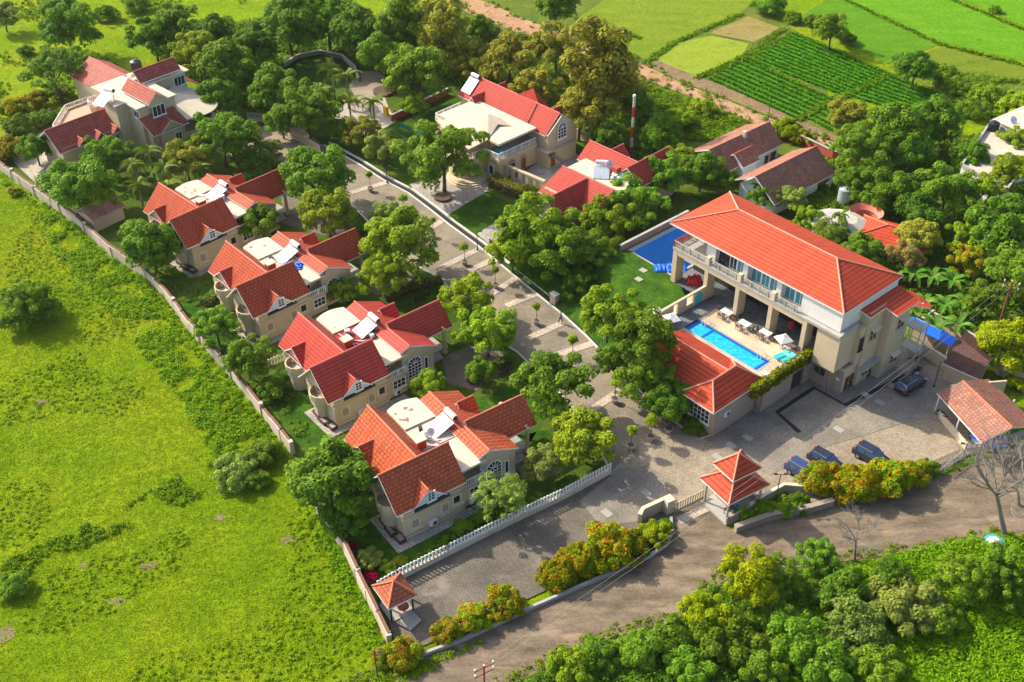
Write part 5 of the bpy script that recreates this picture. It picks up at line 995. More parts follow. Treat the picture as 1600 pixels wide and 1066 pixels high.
# ---------------------------------------------------------------- pool furniture
def chair(F,x,y,z,rz,label,m='chairm',group='grey brown chairs round the poolside tables'):
    p=F.w(x,y,z); T=thing('chair',label,'chair',tuple(p),R(F.a*180/math.pi+rz),group)
    b=MB(); b.box(-.24,.24,-.24,.24,.42,.47); b.obj('seat',M[m],T); b=MB(); b.slab([(-.24,-.28,.95),(.24,-.28,.95),(.24,-.22,.5),(-.24,-.22,.5)],.04,0,0); b.obj('backrest',M[m],T)
    for sx in (-.2,.2):
        for sy in (-.2,.2): b=MB(); b.box(sx-.025,sx+.025,sy-.025,sy+.025,0,.419); b.obj('leg',M[m],T)
for k,(x,y,lb) in enumerate(((11.3,-1.0,'nearest the turquoise door'),(14.4,-1.2,'in the middle of the row'),(17.4,-.7,'nearest the white parasol'))):
    p=CF.w(x,y,4.225); T=thing('pool_table','white square table on the pool deck, '+lb,'table',tuple(p),CA,'white tables in a row beside the pool')
    b=MB(); b.box(-.75,.75,-.5,.5,.70,.76); b.obj('table_top',M['white'],T,bevel=.01); b=MB(); [b.box(sx-.03,sx+.03,sy-.03,sy+.03,0,.66) for sx in (-.65,.65) for sy in (-.4,.4)]; b.box(-.68,.68,-.43,.43,.66,.699); b.obj('leg_frame',M['white'],T)
    for j,(dx,dy,rz,l2) in enumerate(((-1.1,0,90+180,'left end'),(1.1,.05,90,'right end'),(-.35,-.85,0,'pool side, left'),(.4,-.9,0,'pool side, right'))):
        chair(CF,x+dx,y+dy,4.225,rz,'grey brown chair, %s of the table %s'%(l2,lb))
def umbrella(pos,label,r=1.5,h=2.3,tilt=0,m='white'):
    T=thing('parasol',label,'parasol',pos,0,'white parasols round the pool'); b=MB(); b.tube((0,0,0),(0,0,h+.1),.04); b.obj('pole',M['dark'],T); b=MB(); b.cyl((0,0),.35,0,.1,14); b.obj('base',M['conc'],T)
    c=MB(); n=4
    for k in range(n):
        a0,a1=2*math.pi*(k+.5)/n,2*math.pi*(k+1.5)/n; c.slab([(0,0,h),(r*math.cos(a0),r*math.sin(a0),h-.55),(r*math.cos(a1),r*math.sin(a1),h-.55)],.03,0,0)
    o=c.obj('canopy',M[m],T); o.rotation_euler=(0,R(tilt),R(20))
umbrella(tuple(CF.w(20.2,-.9,4.225)),'white parasol between the tables and turquoise sunbed',1.25,1.9); umbrella(tuple(CF.w(8.3,-8.4,4.23)),'white square parasol at the pool entrance, half behind a tree',1.35,2.2); umbrella(tuple(CF.w(6.0,-8.4,4.2)),'small pale parasol on the path outside the pool wall',.9,2.1)
def lounger(x,y,rz,label):
    T=thing('sunbed',label,'sunbed',tuple(CF.w(x,y,4.225)),CA+R(rz),'turquoise sunbeds'); b=MB(); b.box(-.95,.4,-.38,.38,.28,.40); b.slab([(.4,-.38,.42),(1.0,-.38,.75),(1.0,.38,.75),(.4,.38,.42)],.1,0,0); b.obj('mattress',M['turq'],T,bevel=.03)
    b=MB(); [b.box(sx-.03,sx+.03,sy-.03,sy+.03,0,.24) for sx in (-.85,.5) for sy in (-.33,.33)]; b.box(-.88,.53,-.36,.36,.24,.279); b.obj('leg_frame',M['white'],T)
lounger(21.3,-2.6,80,'turquoise sunbed farther from the creeper wall'); lounger(22.3,-2.5,85,'turquoise sunbed right beside the creeper wall')
T=thing('barrier','black and white safety rail along the right half of the pool deck','rail',(CF.x,CF.y,0),CA); b=MB(); 
for x in (16.4,19.2,22.2): b.tube((x,-.35,4.2),(x,-.35,5.3),.04)
b.tube((16.4,-.35,5.2),(22.2,-.35,5.2),.03); b.obj('rail_bar',M['dark'],T)
p=CF.w(23.0,-7.1,4.23); T=thing('shower_block','small white box at the pool corner by the pool house eave','box',tuple(p),CA); b=MB(); b.box(-.9,.5,-.3,.3,0,.55); b.obj('casing',M['white'],T,bevel=.04); b=MB(); b.box(-.95,.55,-.35,.35,.551,.6); b.obj('lid',M['steel'],T)
b=MB(); b.cyl((0,0),.45,0,.9,12,.3); o=b.obj('red_ball_seat',M['red'],None,bevel=.1); o.location=CF.w(18.4,3.2,4.25); tag(o,'red bean bag inside the veranda behind the third bay','bean bag')
cloth(CF.w(-1.0,1.9,4.2),1.0,'bluetarp','light blue sheet lying crumpled on the sports court corner',12,h=.5,ax=2.2)
cloth(CF.w(3.5,1.6,4.25),.7,'red','heap of dark red things in the first veranda bay',13,name='heap',cat='heap',h=1.2,ax=1.5)
for u,v,lb in ((1005,423,'nearer the sports court'),(998,437,'nearer the trees')):
    p=G(u,v,4.2); b=MB(); b.obox((0,0),CA,1.0,.8,0,.15); o=b.obj('manhole_cover',M['slabp']); o.location=(p.x,p.y,4.15); tag(o,'small square concrete cover on the upper lawn, '+lb,'cover')
# badminton net, tower, poles, lamps
a=G(624,203); c=G(664,221); T=thing('badminton_net','green badminton net across the lawn','net',tuple(a)); b=MB(); d=c-a
b.wallpoly((0,0),(d.x,d.y),[(0,.7),(d.length,.7),(d.length,1.55),(0,1.55)],.04); b.obj('net',M['green_net'],T); b=MB(); b.tube((0,0,0),(0,0,1.6),.05); b.tube((d.x,d.y,0),(d.x,d.y,1.6),.05); b.obj('net_post',M['dark'],T)
b=MB()
for q in ([(585,222),(612,204)],[(612,204),(655,228)],[(600,232),(632,216)],[(632,190),(668,172)]):
    ribbon(b,W(q),0,.07,.06,.075)
b.obj('court_marking',M['slabp'])['kind']='structure'
T=thing('radio_mast','slender red and white lattice mast behind the cross gabled villa','mast',U(985,245,0)); H=10.8
for k in range(6):
    b=MB(); z0,z1=H*k/6,H*(k+1)/6
    for j in range(3):
        a0=2*math.pi*j/3; a1=2*math.pi*(j+1)/3; P=lambda a,z:(.2*math.cos(a),.2*math.sin(a),z)
        b.tube(P(a0,z0),P(a0,z1),.05); 
        for i in range(3): zz=z0+(z1-z0)*i/3; b.tube(P(a0,zz),P(a1,zz+(z1-z0)/3),.03)
    b.obj('mast_section',M['red'] if k%2==0 else M['white'],T)
b=MB(); b.cyl((0,0),.25,H,H+.35,10); b.obj('antenna',M['white'],T)
def pole(pos,h,label,m='dark',arms=1,r=.12,cat='utility pole',name='utility_pole',rz=0,ins=True):
    T=thing(name,label,cat,pos,R(rz),'poles and masts'); b=MB(); b.tube((0,0,0),(0,0,h),r,r*.7,8); b.obj('post',M[m],T)
    for k in range(arms):
        b=MB(); z=h-.35-.8*k; b.box(-1.0,1.0,-.06,.06,z,z+.12); b.obj('crossarm',M[m],T)
        for x in (-.9,.9,0): b=MB(); b.cyl((x,0),.08,z+.12,z+.4,8); b.obj('insulator',M['steel'],T)
    return T
def grow(u,v,h):      # foot of a post whose top is seen at (u,v)
    p=G(u,v,h); return (p.x,p.y,0)
pole(grow(756,1040,8.5),8.5,'brown utility pole with a short crossarm at the bottom edge','rust',2,rz=30); pole(grow(1582,440,9),9,'rusty utility pole with crossarms in front of the dense trees at right','rust',2,rz=-30); pole(U(1200,188,0),4.6,'thin dark pole beside the dirt track','dark',0,.07)
def lamp(pos,h,label,two=False):
    T=thing('street_lamp',label,'lamp',pos,0,'lamp posts'); b=MB(); b.tube((0,0,0),(0,0,h),.06,.05,8); b.cyl((0,0),.14,0,.25,10); b.obj('post',M['dark'],T)
    for s in ((-1,1) if two else (1,)): b=MB(); b.tube((0,0,h-.1),(s*.55,0,h),.035); b.box(s*.55-.2,s*.55+.2,-.12,.12,h-.03,h+.06); b.obj('lamp_head',M['dark'],T)
lamp(U(746,391,.1),3.2,'black lamp post at the kerb by the square lawn'); lamp(U(605,286,.1),3.0,'black lamp post at the kerb below the small pale tree'); lamp(grow(1220,741,4.2),4.2,'double headed black lamp beside the gatehouse',True); lamp(grow(1512,693,4.2),4.2,'double headed black lamp by the white railings at the shed',True)
lamp(U(1459,604),4.0,'tall black lamp standing in the service yard behind the dark car'); lamp(U(590,1060,0),4.0,'pale lamp post at the bottom edge beside the red leaved shrubs')
def wire(a,b_,label,sag=1.0,r=.009,m='conc'):
    mb=MB(); a=Vector(a); b_=Vector(b_); n=14; P=[a.lerp(b_,k/n)-Vector((0,0,sag*4*(k/n)*(1-k/n))) for k in range(n+1)]
    for p,q in zip(P,P[1:]): mb.tube(p,q,r,n=4)
    tag(mb.obj('power_line',M[m]),label,'cable','overhead cables')
pa=Vector(grow(756,1040,8.5))+Vector((0,0,8.4)); pb=Vector(grow(1582,440,9))+Vector((0,0,8.8))
for k in (-.9,.9): wire(pb+Vector((k,k*.4,0)),pa+Vector((k,k*.4,0)),'overhead cable crossing the yard and the outer road, %s of the pair'%('left' if k<0 else 'right'),1.6)
# gate pillar, bins and small things
p=G(866,474); T=thing('gate_pillar','cream pillar box at the kerb where the garden hedge ends','pillar',tuple(p),R(-48)); b=MB(); b.box(-.5,.5,-.35,.35,0,1.5); b.obj('shaft',M['cream'],T); b=MB(); b.box(-.58,.58,-.43,.43,1.501,1.65); b.obj('capstone',M['white'],T)
p=G(1043,801); T=thing('gate_pillar','cream pillar with a flat top at the end of the curved wall by the sliding gate','pillar',tuple(p),R(30)); b=MB(); b.box(-.4,.4,-.4,.4,0,2.0); b.obj('shaft',M['cream'],T); b=MB(); b.box(-.5,.5,-.5,.5,2.001,2.2); b.obj('capstone',M['cream'],T)
b=MB(); b.cyl((0,0),1.0,0,.5,22,1.1); o=b.obj('round_tub',M['turq']); p=G(1552,852); o.location=(p.x,p.y,0); o.rotation_euler=(R(8),0,0); tag(o,'turquoise round tub with white sacks beyond the outer road','tub'); b=MB(); fac(b,0,0,.9,.8,.5,.9); b.obj('sack',M['white'],o)
p=G(608,178); T=thing('play_slide','yellow plastic slide at the corner of the badminton lawn','slide',tuple(p),R(50)); b=MB(); b.slab([(-.4,-.35,1.6),(1.4,-.35,.2),(1.4,.35,.2),(-.4,.35,1.6)],.1,0,0); b.obj('chute',M['yellow'],T); b=MB(); b.box(-1.0,-.4,-.4,.4,0,1.7); b.obj('ladder_tower',M['yellow'],T)
b=MB(); b.cyl((0,0),1.4,0,.4,22); o=b.obj('tree_planter',M['soil']); p=G(692,310); o.location=(p.x,p.y,0); tag(o,'round brick planter ring at the foot of the big tree by the house entrance','planter')
b=MB(); b.cyl((0,0),2.0,0,.5,22); o=b.obj('round_planter',M['soil']); p=G(600,145); o.location=(p.x,p.y,0); tag(o,'round planter bed with pink rim in the park','planter')
b=MB(); fac(b,0,0,1.3,1.0,2.2,2.7); o=b.obj('green_canopy',M['green_net'],None); p=G(1078,258); o.location=(p.x,p.y,0); tag(o,'small green net canopy beside the pale blue walled house','canopy')
# ---------------------------------------------------------------- person walking on the road
def skin(name,verts,edges,rad,m,parent,root=0,sub=2):
    me=bpy.data.meshes.new(name); me.from_pydata(verts,edges,[]); o=bpy.data.objects.new(name,me); sc.collection.objects.link(o); o.parent=parent
    me.materials.append(m); md=o.modifiers.new('skin','SKIN')
    for i,r in enumerate(rad): v=me.skin_vertices[0].data[i]; v.radius=(r,r) if not isinstance(r,tuple) else r; v.use_root=(i==root)
    s=o.modifiers.new('sub','SUBSURF'); s.levels=sub; s.render_levels=sub; md.use_smooth_shade=True; return o
p=G(876,506); T=thing('person','person in a blue shirt and dark trousers walking along the road kerb','person',(p.x,p.y,.13),R(-55))
V=[(0,0,.93),(0,0,1.1),(0,.01,1.3),(0,.02,1.44),(0,.03,1.52),(0,.05,1.60),(0,.05,1.70),
   (.1,0,.88),(.12,.16,.5),(.12,.08,.08),(.12,.22,.04),(-.1,0,.88),(-.12,-.08,.5),(-.12,-.34,.14),(-.12,-.26,.04),
   (.19,.01,1.42),(.25,-.1,1.16),(.24,-.02,.93),(.24,.02,.84),(-.19,.01,1.42),(-.25,.08,1.16),(-.24,.26,.98),(-.24,.33,.93)]
E=[(0,1),(1,2),(2,3),(3,4),(4,5),(5,6),(0,7),(7,8),(8,9),(9,10),(0,11),(11,12),(12,13),(13,14),(3,15),(15,16),(16,17),(17,18),(3,19),(19,20),(20,21),(21,22)]
Rr=[(.15,.1),(.14,.1),(.17,.11),(.12,.08),.05,.085,.075,.085,.06,.045,.04,.085,.06,.045,.04,.06,.045,.035,.03,.06,.045,.035,.03]
skin('body',V,E,Rr,M['skin'],T)
skin('shirt',[V[0],V[1],V[2],V[3],V[15],V[16],V[19],V[20]],[(0,1),(1,2),(2,3),(3,4),(4,5),(3,6),(6,7)],[(.17,.13),(.165,.125),(.19,.135),(.14,.1),.08,.062,.08,.062],M['shirt'],T)
skin('trousers',[V[0],V[7],V[8],V[9],V[11],V[12],V[13]],[(0,1),(1,2),(2,3),(0,4),(4,5),(5,6)],[(.165,.12),.105,.08,.065,.105,.08,.065],M['trous'],T)
b=MB(); b.cyl((0,.03),.09,1.66,1.79,12,.05); b.obj('hair',M['hair'],T,smooth=True)
# ---------------------------------------------------------------- plants
def crown_shape(k,seed,lo,hi,rmin,rmax,ax=(1,1,.8),low=-.45,top=.9):
    rr=random.Random(seed); cs=[]; rs=[]; lobes=[(rr.uniform(0,6.28),rr.uniform(.75,1.12)) for _ in range(5)]
    while len(cs)<k:
        d=Vector((rr.gauss(0,1),rr.gauss(0,1),rr.gauss(0,1))).normalized()
        if d.z<low: continue
        az=math.atan2(d.y,d.x); f=min(lobes,key=lambda l:abs(math.remainder(az-l[0],2*math.pi)))[1]
        q=rr.uniform(lo,hi)*f; c=(d.x*q*ax[0],d.y*q*ax[1],d.z*q*ax[2])
        r=rr.uniform(rmin,rmax)
        if any((Vector(c)-Vector(o)).length<.45*r for o in cs): 
            if rr.random()<.7: continue
        cs.append(c); rs.append(r)
    return cs,rs
CR={}
def mk(kind,n,k,lo,hi,r0,r1,per,leaf,ax,**kw):
    CR[kind]=[]
    for i in range(n):
        cs,rs=crown_shape(k,hash((len(kind),i,k))%1000+i*17,lo,hi,r0,r1,ax,kw.get('low',-.45)); CR[kind].append(leafmesh('crown_'+kind,cs,rs,per,leaf,seed=i+k,cut=kw.get('cut',-.9),droop=kw.get('droop',0)))
mk('dense',4,80,.35,.88,.15,.30,230,.046,(1,1,.85))
mk('loose',6,64,.25,1.0,.11,.27,190,.045,(1,1,.78))
mk('airy',3,70,.2,1.0,.10,.22,110,.036,(1,1,.6))
mk('tall',3,90,.2,.9,.14,.28,170,.046,(.8,.8,1.3),low=-.8,cut=-1.5)
mk('bush',5,60,.25,.92,.14,.31,190,.052,(1,1,.7),low=-.1,cut=-.3)
mk('round',2,16,.2,.55,.35,.5,110,.11,(1,1,.9),low=-.7)
def trunk(name,h,r,nl,seed,sp=.45):
    rr=random.Random(seed); b=MB(); top=Vector((rr.uniform(-.05,.05)*h,rr.uniform(-.05,.05)*h,h*.55)); b.tube((0,0,-.05),top,r,r*.7,8)
    for k in range(nl):
        a=2*math.pi*k/nl+rr.uniform(-.4,.4); m_=top+Vector((math.cos(a)*sp*h*.5,math.sin(a)*sp*h*.5,h*rr.uniform(.18,.3))); e=top+Vector((math.cos(a)*sp*h,math.sin(a)*sp*h,h*rr.uniform(.4,.65)))
        b.tube(top-Vector((0,0,.03*h)),m_,r*.5,r*.35,6); b.tube(m_,e,r*.35,r*.12,5)
        for j in range(2): aa=a+rr.uniform(-1,1); b.tube(m_,m_+Vector((math.cos(aa)*sp*h*.4,math.sin(aa)*sp*h*.4,h*rr.uniform(.15,.35))),r*.25,r*.08,5)
    b.m=[0]*len(b.m); me=b.obj(name,M['trunk']); sc.collection.objects.unlink(me); return me.data
TR=[trunk('trunk',1.0,.055,5,s) for s in (1,2,3)]
def ob(name,me,par,m,loc=(0,0,0),scl=(1,1,1),rz=0):
    if m.name not in [x.name for x in me.materials if x]:
        me.materials.clear(); me.materials.append(m)
    o=bpy.data.objects.new(name,me); sc.collection.objects.link(o); o.parent=par; o.location=loc; o.scale=scl; o.rotation_euler=(0,0,rz); return o
_mc={}
def mesh_for(me,m):
    k=(me.name,m.name)
    if k not in _mc: c=me.copy(); c.materials.clear(); c.materials.append(m); _mc[k]=c
    return _mc[k]
pr=random.Random(11)
def plant(kind,leaf,u,v,rp,label,name='broadleaf_tree',cat='tree',group='trees of the estate',sq=1.0,hf=1.15,base=0,ex=1.0,rz=None):
    """a tree or bush whose crown the picture shows centred at (u,v) with radius rp pixels"""
    rp*=1.10; r=rp*mpp(u,v,3); bush=kind=='bush'; zc=base+(r*.28 if bush else r*hf*sq+.3); p=G(u,v,zc)
    T=thing(name,label,cat,(p.x,p.y,base),0,group); a=pr.uniform(0,6.28) if rz is None else rz
    me=pr.choice(CR[kind])
    if not bush: h=(zc-base); t=ob('trunk',mesh_for(pr.choice(TR),M['trunk']),T,M['trunk'],(0,0,0),(h*(1 if h<7 else .9),h*(1 if h<7 else .9),h*1.15),a)
    else:
        t=ob('stem',mesh_for(TR[0],M['trunk']),T,M['trunk'],(0,0,0),(r*.7,r*.7,r*.7),a)
    ob('crown',mesh_for(me,M[leaf]),T,M[leaf],(0,0,zc-base),(r*ex,r,r*sq),a); return T
PL=[ # kind, leaf, u, v, radius px, label, extras
('loose','lf_mid',497,278,56,'big dark green spreading tree over the roof end of the farthest matching villa'),
('loose','lf_light',512,335,46,'light green lower tree in front of the big one, left of the road'),
('loose','lf_light',622,378,58,'broad light green tree overhanging the road beside the blue tarpaulin villa'),
('loose','lf_light',598,432,36,'light green tree below the broad one, at the blue tarpaulin villa drive'),
('loose','lf_grey',604,338,24,'small pale crowned tree at the upper left kerb of the road'),
('loose','lf_light',728,470,44,'light yellow green tree on the left of the road above the clean red villa'),
('loose','lf_light',762,520,46,'yellow green tree leaning over the road beside the clean red villa'),
('loose','lf_mid',752,580,26,'small green tree in the drive of the clean red villa'),
('loose','lf_mid',862,598,58,'rounded green tree at the left kerb where the road widens'),
('loose','lf_light',912,682,52,'yellow green tree by the upper end of the white picket fence'),
('loose','lf_grey',850,722,34,'grey green tree between the nearest villa and the picket fence'),
('airy','lf_grey',790,775,44,'thin bluish green tree drooping over the white picket fence'),
('loose','lf_light',536,455,22,'small round light tree between the blue tarpaulin villa and the clean red villa'),
('loose','lf_light',668,606,30,'light green shrub tree behind the nearest villa roof'),
('loose','lf_mid',408,348,32,'green tree between the two farthest matching villas'),
('dense','lf_mid',236,388,42,'bright green two lobed tree inside the boundary wall'),
('dense','lf_mid',212,366,26,'bright green lobe left of the two lobed tree by the boundary wall'),
('loose','lf_mid',338,512,32,'green bush tree inside the boundary wall beside the blue tarpaulin villa'),
('loose','lf_mid',386,560,38,'green tree inside the boundary wall left of the clean red villa'),
('bush','lf_mid',428,610,26,'low bush behind the boundary wall near the yellow picket fence'),
('dense','lf_dark',512,748,66,'large dark round tree left of the nearest villa, over the gap in the boundary wall'),
('loose','lf_dark',545,812,32,'dark leafy tree hanging behind the short boundary wall'),
('bush','lf_grey',578,876,22,'grey green round shrub in the lawn near the small gazebo'),
('bush','lf_light',606,888,15,'small light shrub right of the grey green one near the gazebo'),
('bush','lf_light',628,880,12,'tiny light shrub behind the picket fence near the gazebo'),
('bush','lf_mid',722,825,20,'low shrub between the picket fence and the nearest villa wall'),
('bush','lf_mid',752,808,18,'low shrub in the strip right of the white air conditioner of the nearest villa'),
('dense','lf_mid',118,290,46,'light green tree beside the boundary wall below the mansion forecourt'),
('loose','lf_dark',165,245,34,'dark tree against the lower wall of the mansion'),
('loose','lf_light',150,310,28,'yellow green tree low beside the boundary wall, left of the garden hut'),
('loose','lf_mid',345,218,44,'bright green tree in front of the mansion canopy'),
('loose','lf_light',384,215,26,'light green tree at the left of the gate court'),
('loose','lf_grey',424,234,17,'small tree standing in the gate court paving'),
('loose','lf_olive',290,250,34,'olive tree between the mansion and the farthest matching villa'),
('bush','lf_dark',398,264,34,'dark clipped hedge beside the gate court'),
('dense','lf_dark',55,233,26,'small dark tree standing on the mansion forecourt'),
('bush','lf_gold2',22,172,30,'red flecked shrub left of the mansion path'),
('bush','lf_gold',58,160,22,'yellow red shrub near the path left of the mansion'),
('bush','lf_gold2',8,238,26,'yellow red shrub at the left edge by the boundary wall'),
('bush','lf_mid',96,148,22,'green shrub by the mansion terrace corner'),
('bush','lf_dark',38,200,26,'dark hedge along the mansion path'),('bush','lf_dark',66,190,20,'dark hedge end nearer the mansion terrace'),
('airy','lf_mid',82,108,44,'feathery flat topped tree in the meadow left of the mansion'),
('airy','lf_mid',128,95,26,'feathery tree just left of the mansion roof'),
('loose','lf_mid',105,48,40,'bushy tree in the top left meadow'),('bush','lf_dark',92,18,26,'dark bush above the bushy tree in the top left meadow'),
('bush','lf_mid',168,26,20,'round bush in the top left meadow'),('bush','lf_mid',212,12,20,'bush touching the top edge above the mansion'),
('loose','lf_grey',4,25,22,'grey green tree in the top left corner'),('bush','lf_mid',40,82,12,'small bush in the meadow at far left'),
('loose','lf_mid',240,60,34,'green tree right above the mansion'),('loose','lf_mid',278,45,36,'green tree in the row above the mansion'),
('loose','lf_light',308,85,34,'light tree of the row behind the mansion canopy'),('dense','lf_dark',330,60,36,'dark tree of the row right of the mansion'),
('dense','lf_mid',362,110,48,'large rounded olive green tree right of the mansion'),('loose','lf_mid',428,138,40,'rounded tree left of the round park lawn'),
('dense','lf_dark',395,70,36,'dark tree behind the round lawn, left side'),('dense','lf_dark',340,158,34,'dark tree directly behind the mansion canopy'),
('dense','lf_dark',452,42,50,'dark big tree at the top centre left'),('dense','lf_dark',510,30,50,'dark big tree touching the top edge behind the round lawn'),
('dense','lf_dark',560,52,46,'dark big tree behind the round lawn, right side'),('dense','lf_dark',600,88,38,'dark tree right of the sunk court'),
('loose','lf_mid',648,118,50,'mid green tree between the park plaza and the badminton lawn'),('loose','lf_light',645,165,22,'pale green bamboo like tree at the lawn corner'),
('tall','lf_mid',622,35,42,'tall green tree at the top, left of the light one'),('tall','lf_olive',690,42,46,'tall light olive tree at the top centre'),
('loose','lf_light',662,8,30,'light tree at the top edge above the tall olive one'),('loose','lf_olive',738,92,34,'olive tree behind the red roofed wing of the cream house'),
('dense','lf_mid',745,45,24,'green bush tree beside the dirt track'),('loose','lf_olive',795,95,44,'light olive tree behind the cream house'),
('loose','lf_olive',835,140,34,'olive tree right behind the red gable of the cream house'),('dense','lf_dark',870,12,34,'dark tree at the top edge above the dirt track'),
('loose','lf_olive',868,75,40,'grey olive tree left of the tall golden one'),('tall','lf_olive',945,108,62,'very large golden olive tree beside the dirt track'),
('loose','lf_olive',905,178,44,'golden olive lower crown behind the cross gabled villa'),('loose','lf_olive',975,140,38,'golden olive tree right of the tall one, by the track'),
('dense','lf_dark',1032,212,34,'dark tree right of the red and white mast'),('dense','lf_dark',945,215,30,'dark tree between the cream house and the mast'),
('loose','lf_mid',480,172,44,'green tree below the round park lawn'),('loose','lf_olive',566,205,30,'golden tree left of the badminton lawn'),
('dense','lf_mid',440,190,28,'green tree behind the curved slatted fence'),('loose','lf_grey',597,232,30,'pale green tree at the kerb beside the badminton lawn'),
('dense','lf_mid',535,205,24,'dark green tree between the park and the road head'),('loose','lf_light',620,110,26,'yellowish tree beside the sunk court'),
('loose','lf_mid',692,245,58,'big green tree standing in a brick ring in front of the cream house'),
('loose','lf_light',838,365,62,'large light green tree in front of the cross gabled villa'),('loose','lf_mid',880,400,50,'green tree on the lawn corner below the cross gabled villa'),
('loose','lf_light',800,395,36,'light green tree at the kerb left of the large one'),('loose','lf_light',948,348,44,'light green tree right of the cross gabled villa'),
('loose','lf_mid',995,320,44,'green tree between the cross gabled villa and the sports court'),('loose','lf_mid',1035,275,40,'green tree behind the sports court wall'),
('loose','lf_light',1062,248,26,'light tree near the pale blue walled house'),('loose','lf_mid',930,400,36,'green tree over the left end of the sports court wall'),
('dense','lf_dark',1096,268,34,'dark tree beside the pale blue walled house'),
('loose','lf_light',950,492,46,'light tree on the lawn left of the pool gate wall'),('loose','lf_mid',1008,528,50,'large green tree in front of the pool, upper crown'),
('loose','lf_mid',905,446,26,'green tree on the lawn beside the kerb pillar'),('loose','lf_mid',1012,592,46,'large green tree between the road and the pool house'),('dense','lf_dark',1045,630,38,'dark tree covering the pool house corner'),
('loose','lf_mid',962,566,30,'green tree overhanging the road kerb in front of the pool'),('loose','lf_mid',1050,555,32,'green tree over the pool house roof end'),
('bush','lf_mid',1088,668,22,'low shrubs in the planting bed by the pool house'),
('loose','lf_mid',1140,285,22,'green tree in front of the pale blue walled house'),('loose','lf_mid',1195,306,24,'green tree behind the clubhouse ridge'),
('loose','lf_grey',1238,312,24,'feathery green tree in front of the brown tiled house'),('loose','lf_light',1262,345,24,'yellowish shrub behind the clubhouse roof'),
('loose','lf_mid',1300,375,32,'green tree behind the clubhouse, left of the cottage'),('loose','lf_mid',1345,395,34,'green tree behind the clubhouse, below the cottage'),
('loose','lf_mid',1382,318,22,'green tree between the ring pavilion and the garden house'),('bush','lf_light',1352,412,26,'light shrub behind the far end of the clubhouse roof'),
('bush','lf_mid',1400,430,26,'green shrub at the far end of the clubhouse'),
('loose','lf_mid',1350,235,40,'bright green tree beside the rice plots'),('loose','lf_olive',1325,185,34,'thin olive tree in front of the rice plots'),('dense','lf_mid',1395,205,48,'large green tree at the corner of the rice plots'),
('dense','lf_dark',1460,195,44,'large dark tree beyond the garden drive'),('dense','lf_dark',1425,235,36,'dark tree left of the flat concrete house'),
('dense','lf_dark',1514,248,28,'dark round tree in front of the flat concrete house'),('loose','lf_mid',1480,300,40,'green tree below the garden drive'),
('loose','lf_mid',1395,300,40,'green garden tree right of the blue water tank'),('dense','lf_dark',1440,335,36,'dark garden tree right of the red garden house'),
('loose','lf_light',1530,300,36,'light tree below the flat concrete house'),('loose','lf_light',1580,270,34,'light tree at the right edge by the concrete house'),
('loose','lf_light',1585,225,24,'thin tree in front of the flat concrete roof'),
('loose','lf_mid',1340,290,30,'green shrub tree right of the brown tiled house'),('bush','lf_gold2',1290,282,16,'red leaved shrub at the corner of the brown tiled house'),
('dense','lf_olive',1435,372,34,'rounded olive shrub tree right of the garden house'),('loose','lf_pink',1415,405,28,'pinkish shrub beside the banana plants'),
('dense','lf_dark',1575,365,52,'large dark tree at the right edge above the pylon'),('dense','lf_mid',1590,430,46,'large green tree at the right edge behind the rusty pole'),
('loose','lf_light',1515,375,30,'light tree in the right garden'),('loose','lf_gold2',1510,410,26,'reddish shrub behind the banana plants'),('loose','lf_mid',1540,470,34,'green tree left of the rusty pole'),
('dense','lf_yell',1572,535,44,'yellow green tree at the right edge behind the yard wall'),('bush','lf_yell',1590,600,20,'yellow green bush at the right edge over the shed'),
('bush','lf_yell',1228,205,26,'yellow green hedge beside the dirt track'),('bush','lf_yell',1255,218,20,'yellow green shrub by the track bend'),
('loose','lf_mid',1300,48,28,'green tree on the bund between the rice plots and far field'),('bush','lf_mid',1273,36,16,'bush left of the tree on the field bund'),('bush','lf_dark',1320,62,18,'dark bush on the field bund'),
('dense','lf_dark',1430,108,30,'dark tree on the far side of the rice plots'),('bush','lf_mid',1470,120,24,'bush right of the dark tree by the rice plots'),('bush','lf_mid',1408,95,16,'bush left of the dark tree by the rice plots'),
('bush','lf_mid',1500,140,24,'green bush in the scrub field'),('bush','lf_light',1540,150,24,'light bush in the scrub field'),('bush','lf_light',1580,165,26,'light bush at the right edge in the scrub field'),('bush','lf_mid',1520,175,24,'bush at the corner of the last rice plot'),
('bush','lf_mid',1555,16,9,'lone small bush in the far field'),('bush','lf_mid',1200,12,26,'bush row at the top edge beside the fallow patch'),('bush','lf_light',1240,30,16,'light bush by the far field corner'),
# flowering hedges
('bush','lf_gold',872,902,36,'green and red flowering shrub, left end of the long hedge'),('bush','lf_gold',905,880,40,'gold and red flowering shrub in the left half of the long hedge'),
('bush','lf_gold',945,866,44,'tall gold flowering shrub in the middle of the long hedge'),('bush','lf_gold',984,856,36,'gold flowering shrub near the curved wall'),
('bush','lf_yell',1022,838,26,'bright green shrub inside the curved wall by the gate'),('bush','lf_mid',1040,822,15,'small green shrub next to the sliding gate'),
('bush','lf_gold',783,950,32,'golden orange shrub standing apart in the lower hedge'),('bush','lf_gold2',738,968,34,'green and red shrub left of the golden orange one'),
('bush','lf_gold2',700,990,28,'reddish shrub in the lower hedge'),('bush','lf_gold2',630,1024,32,'red leaved shrub at the bottom by the boundary wall end'),('bush','lf_gold2',600,1030,22,'green and red shrub at the bottom left of the lower hedge'),
('bush','lf_gold',1290,760,36,'gold shrub at the left end of the car park hedge'),('bush','lf_gold',1335,762,44,'green gold shrub in the middle of the car park hedge'),('bush','lf_gold',1385,755,42,'red gold shrub right of the middle of the car park hedge'),
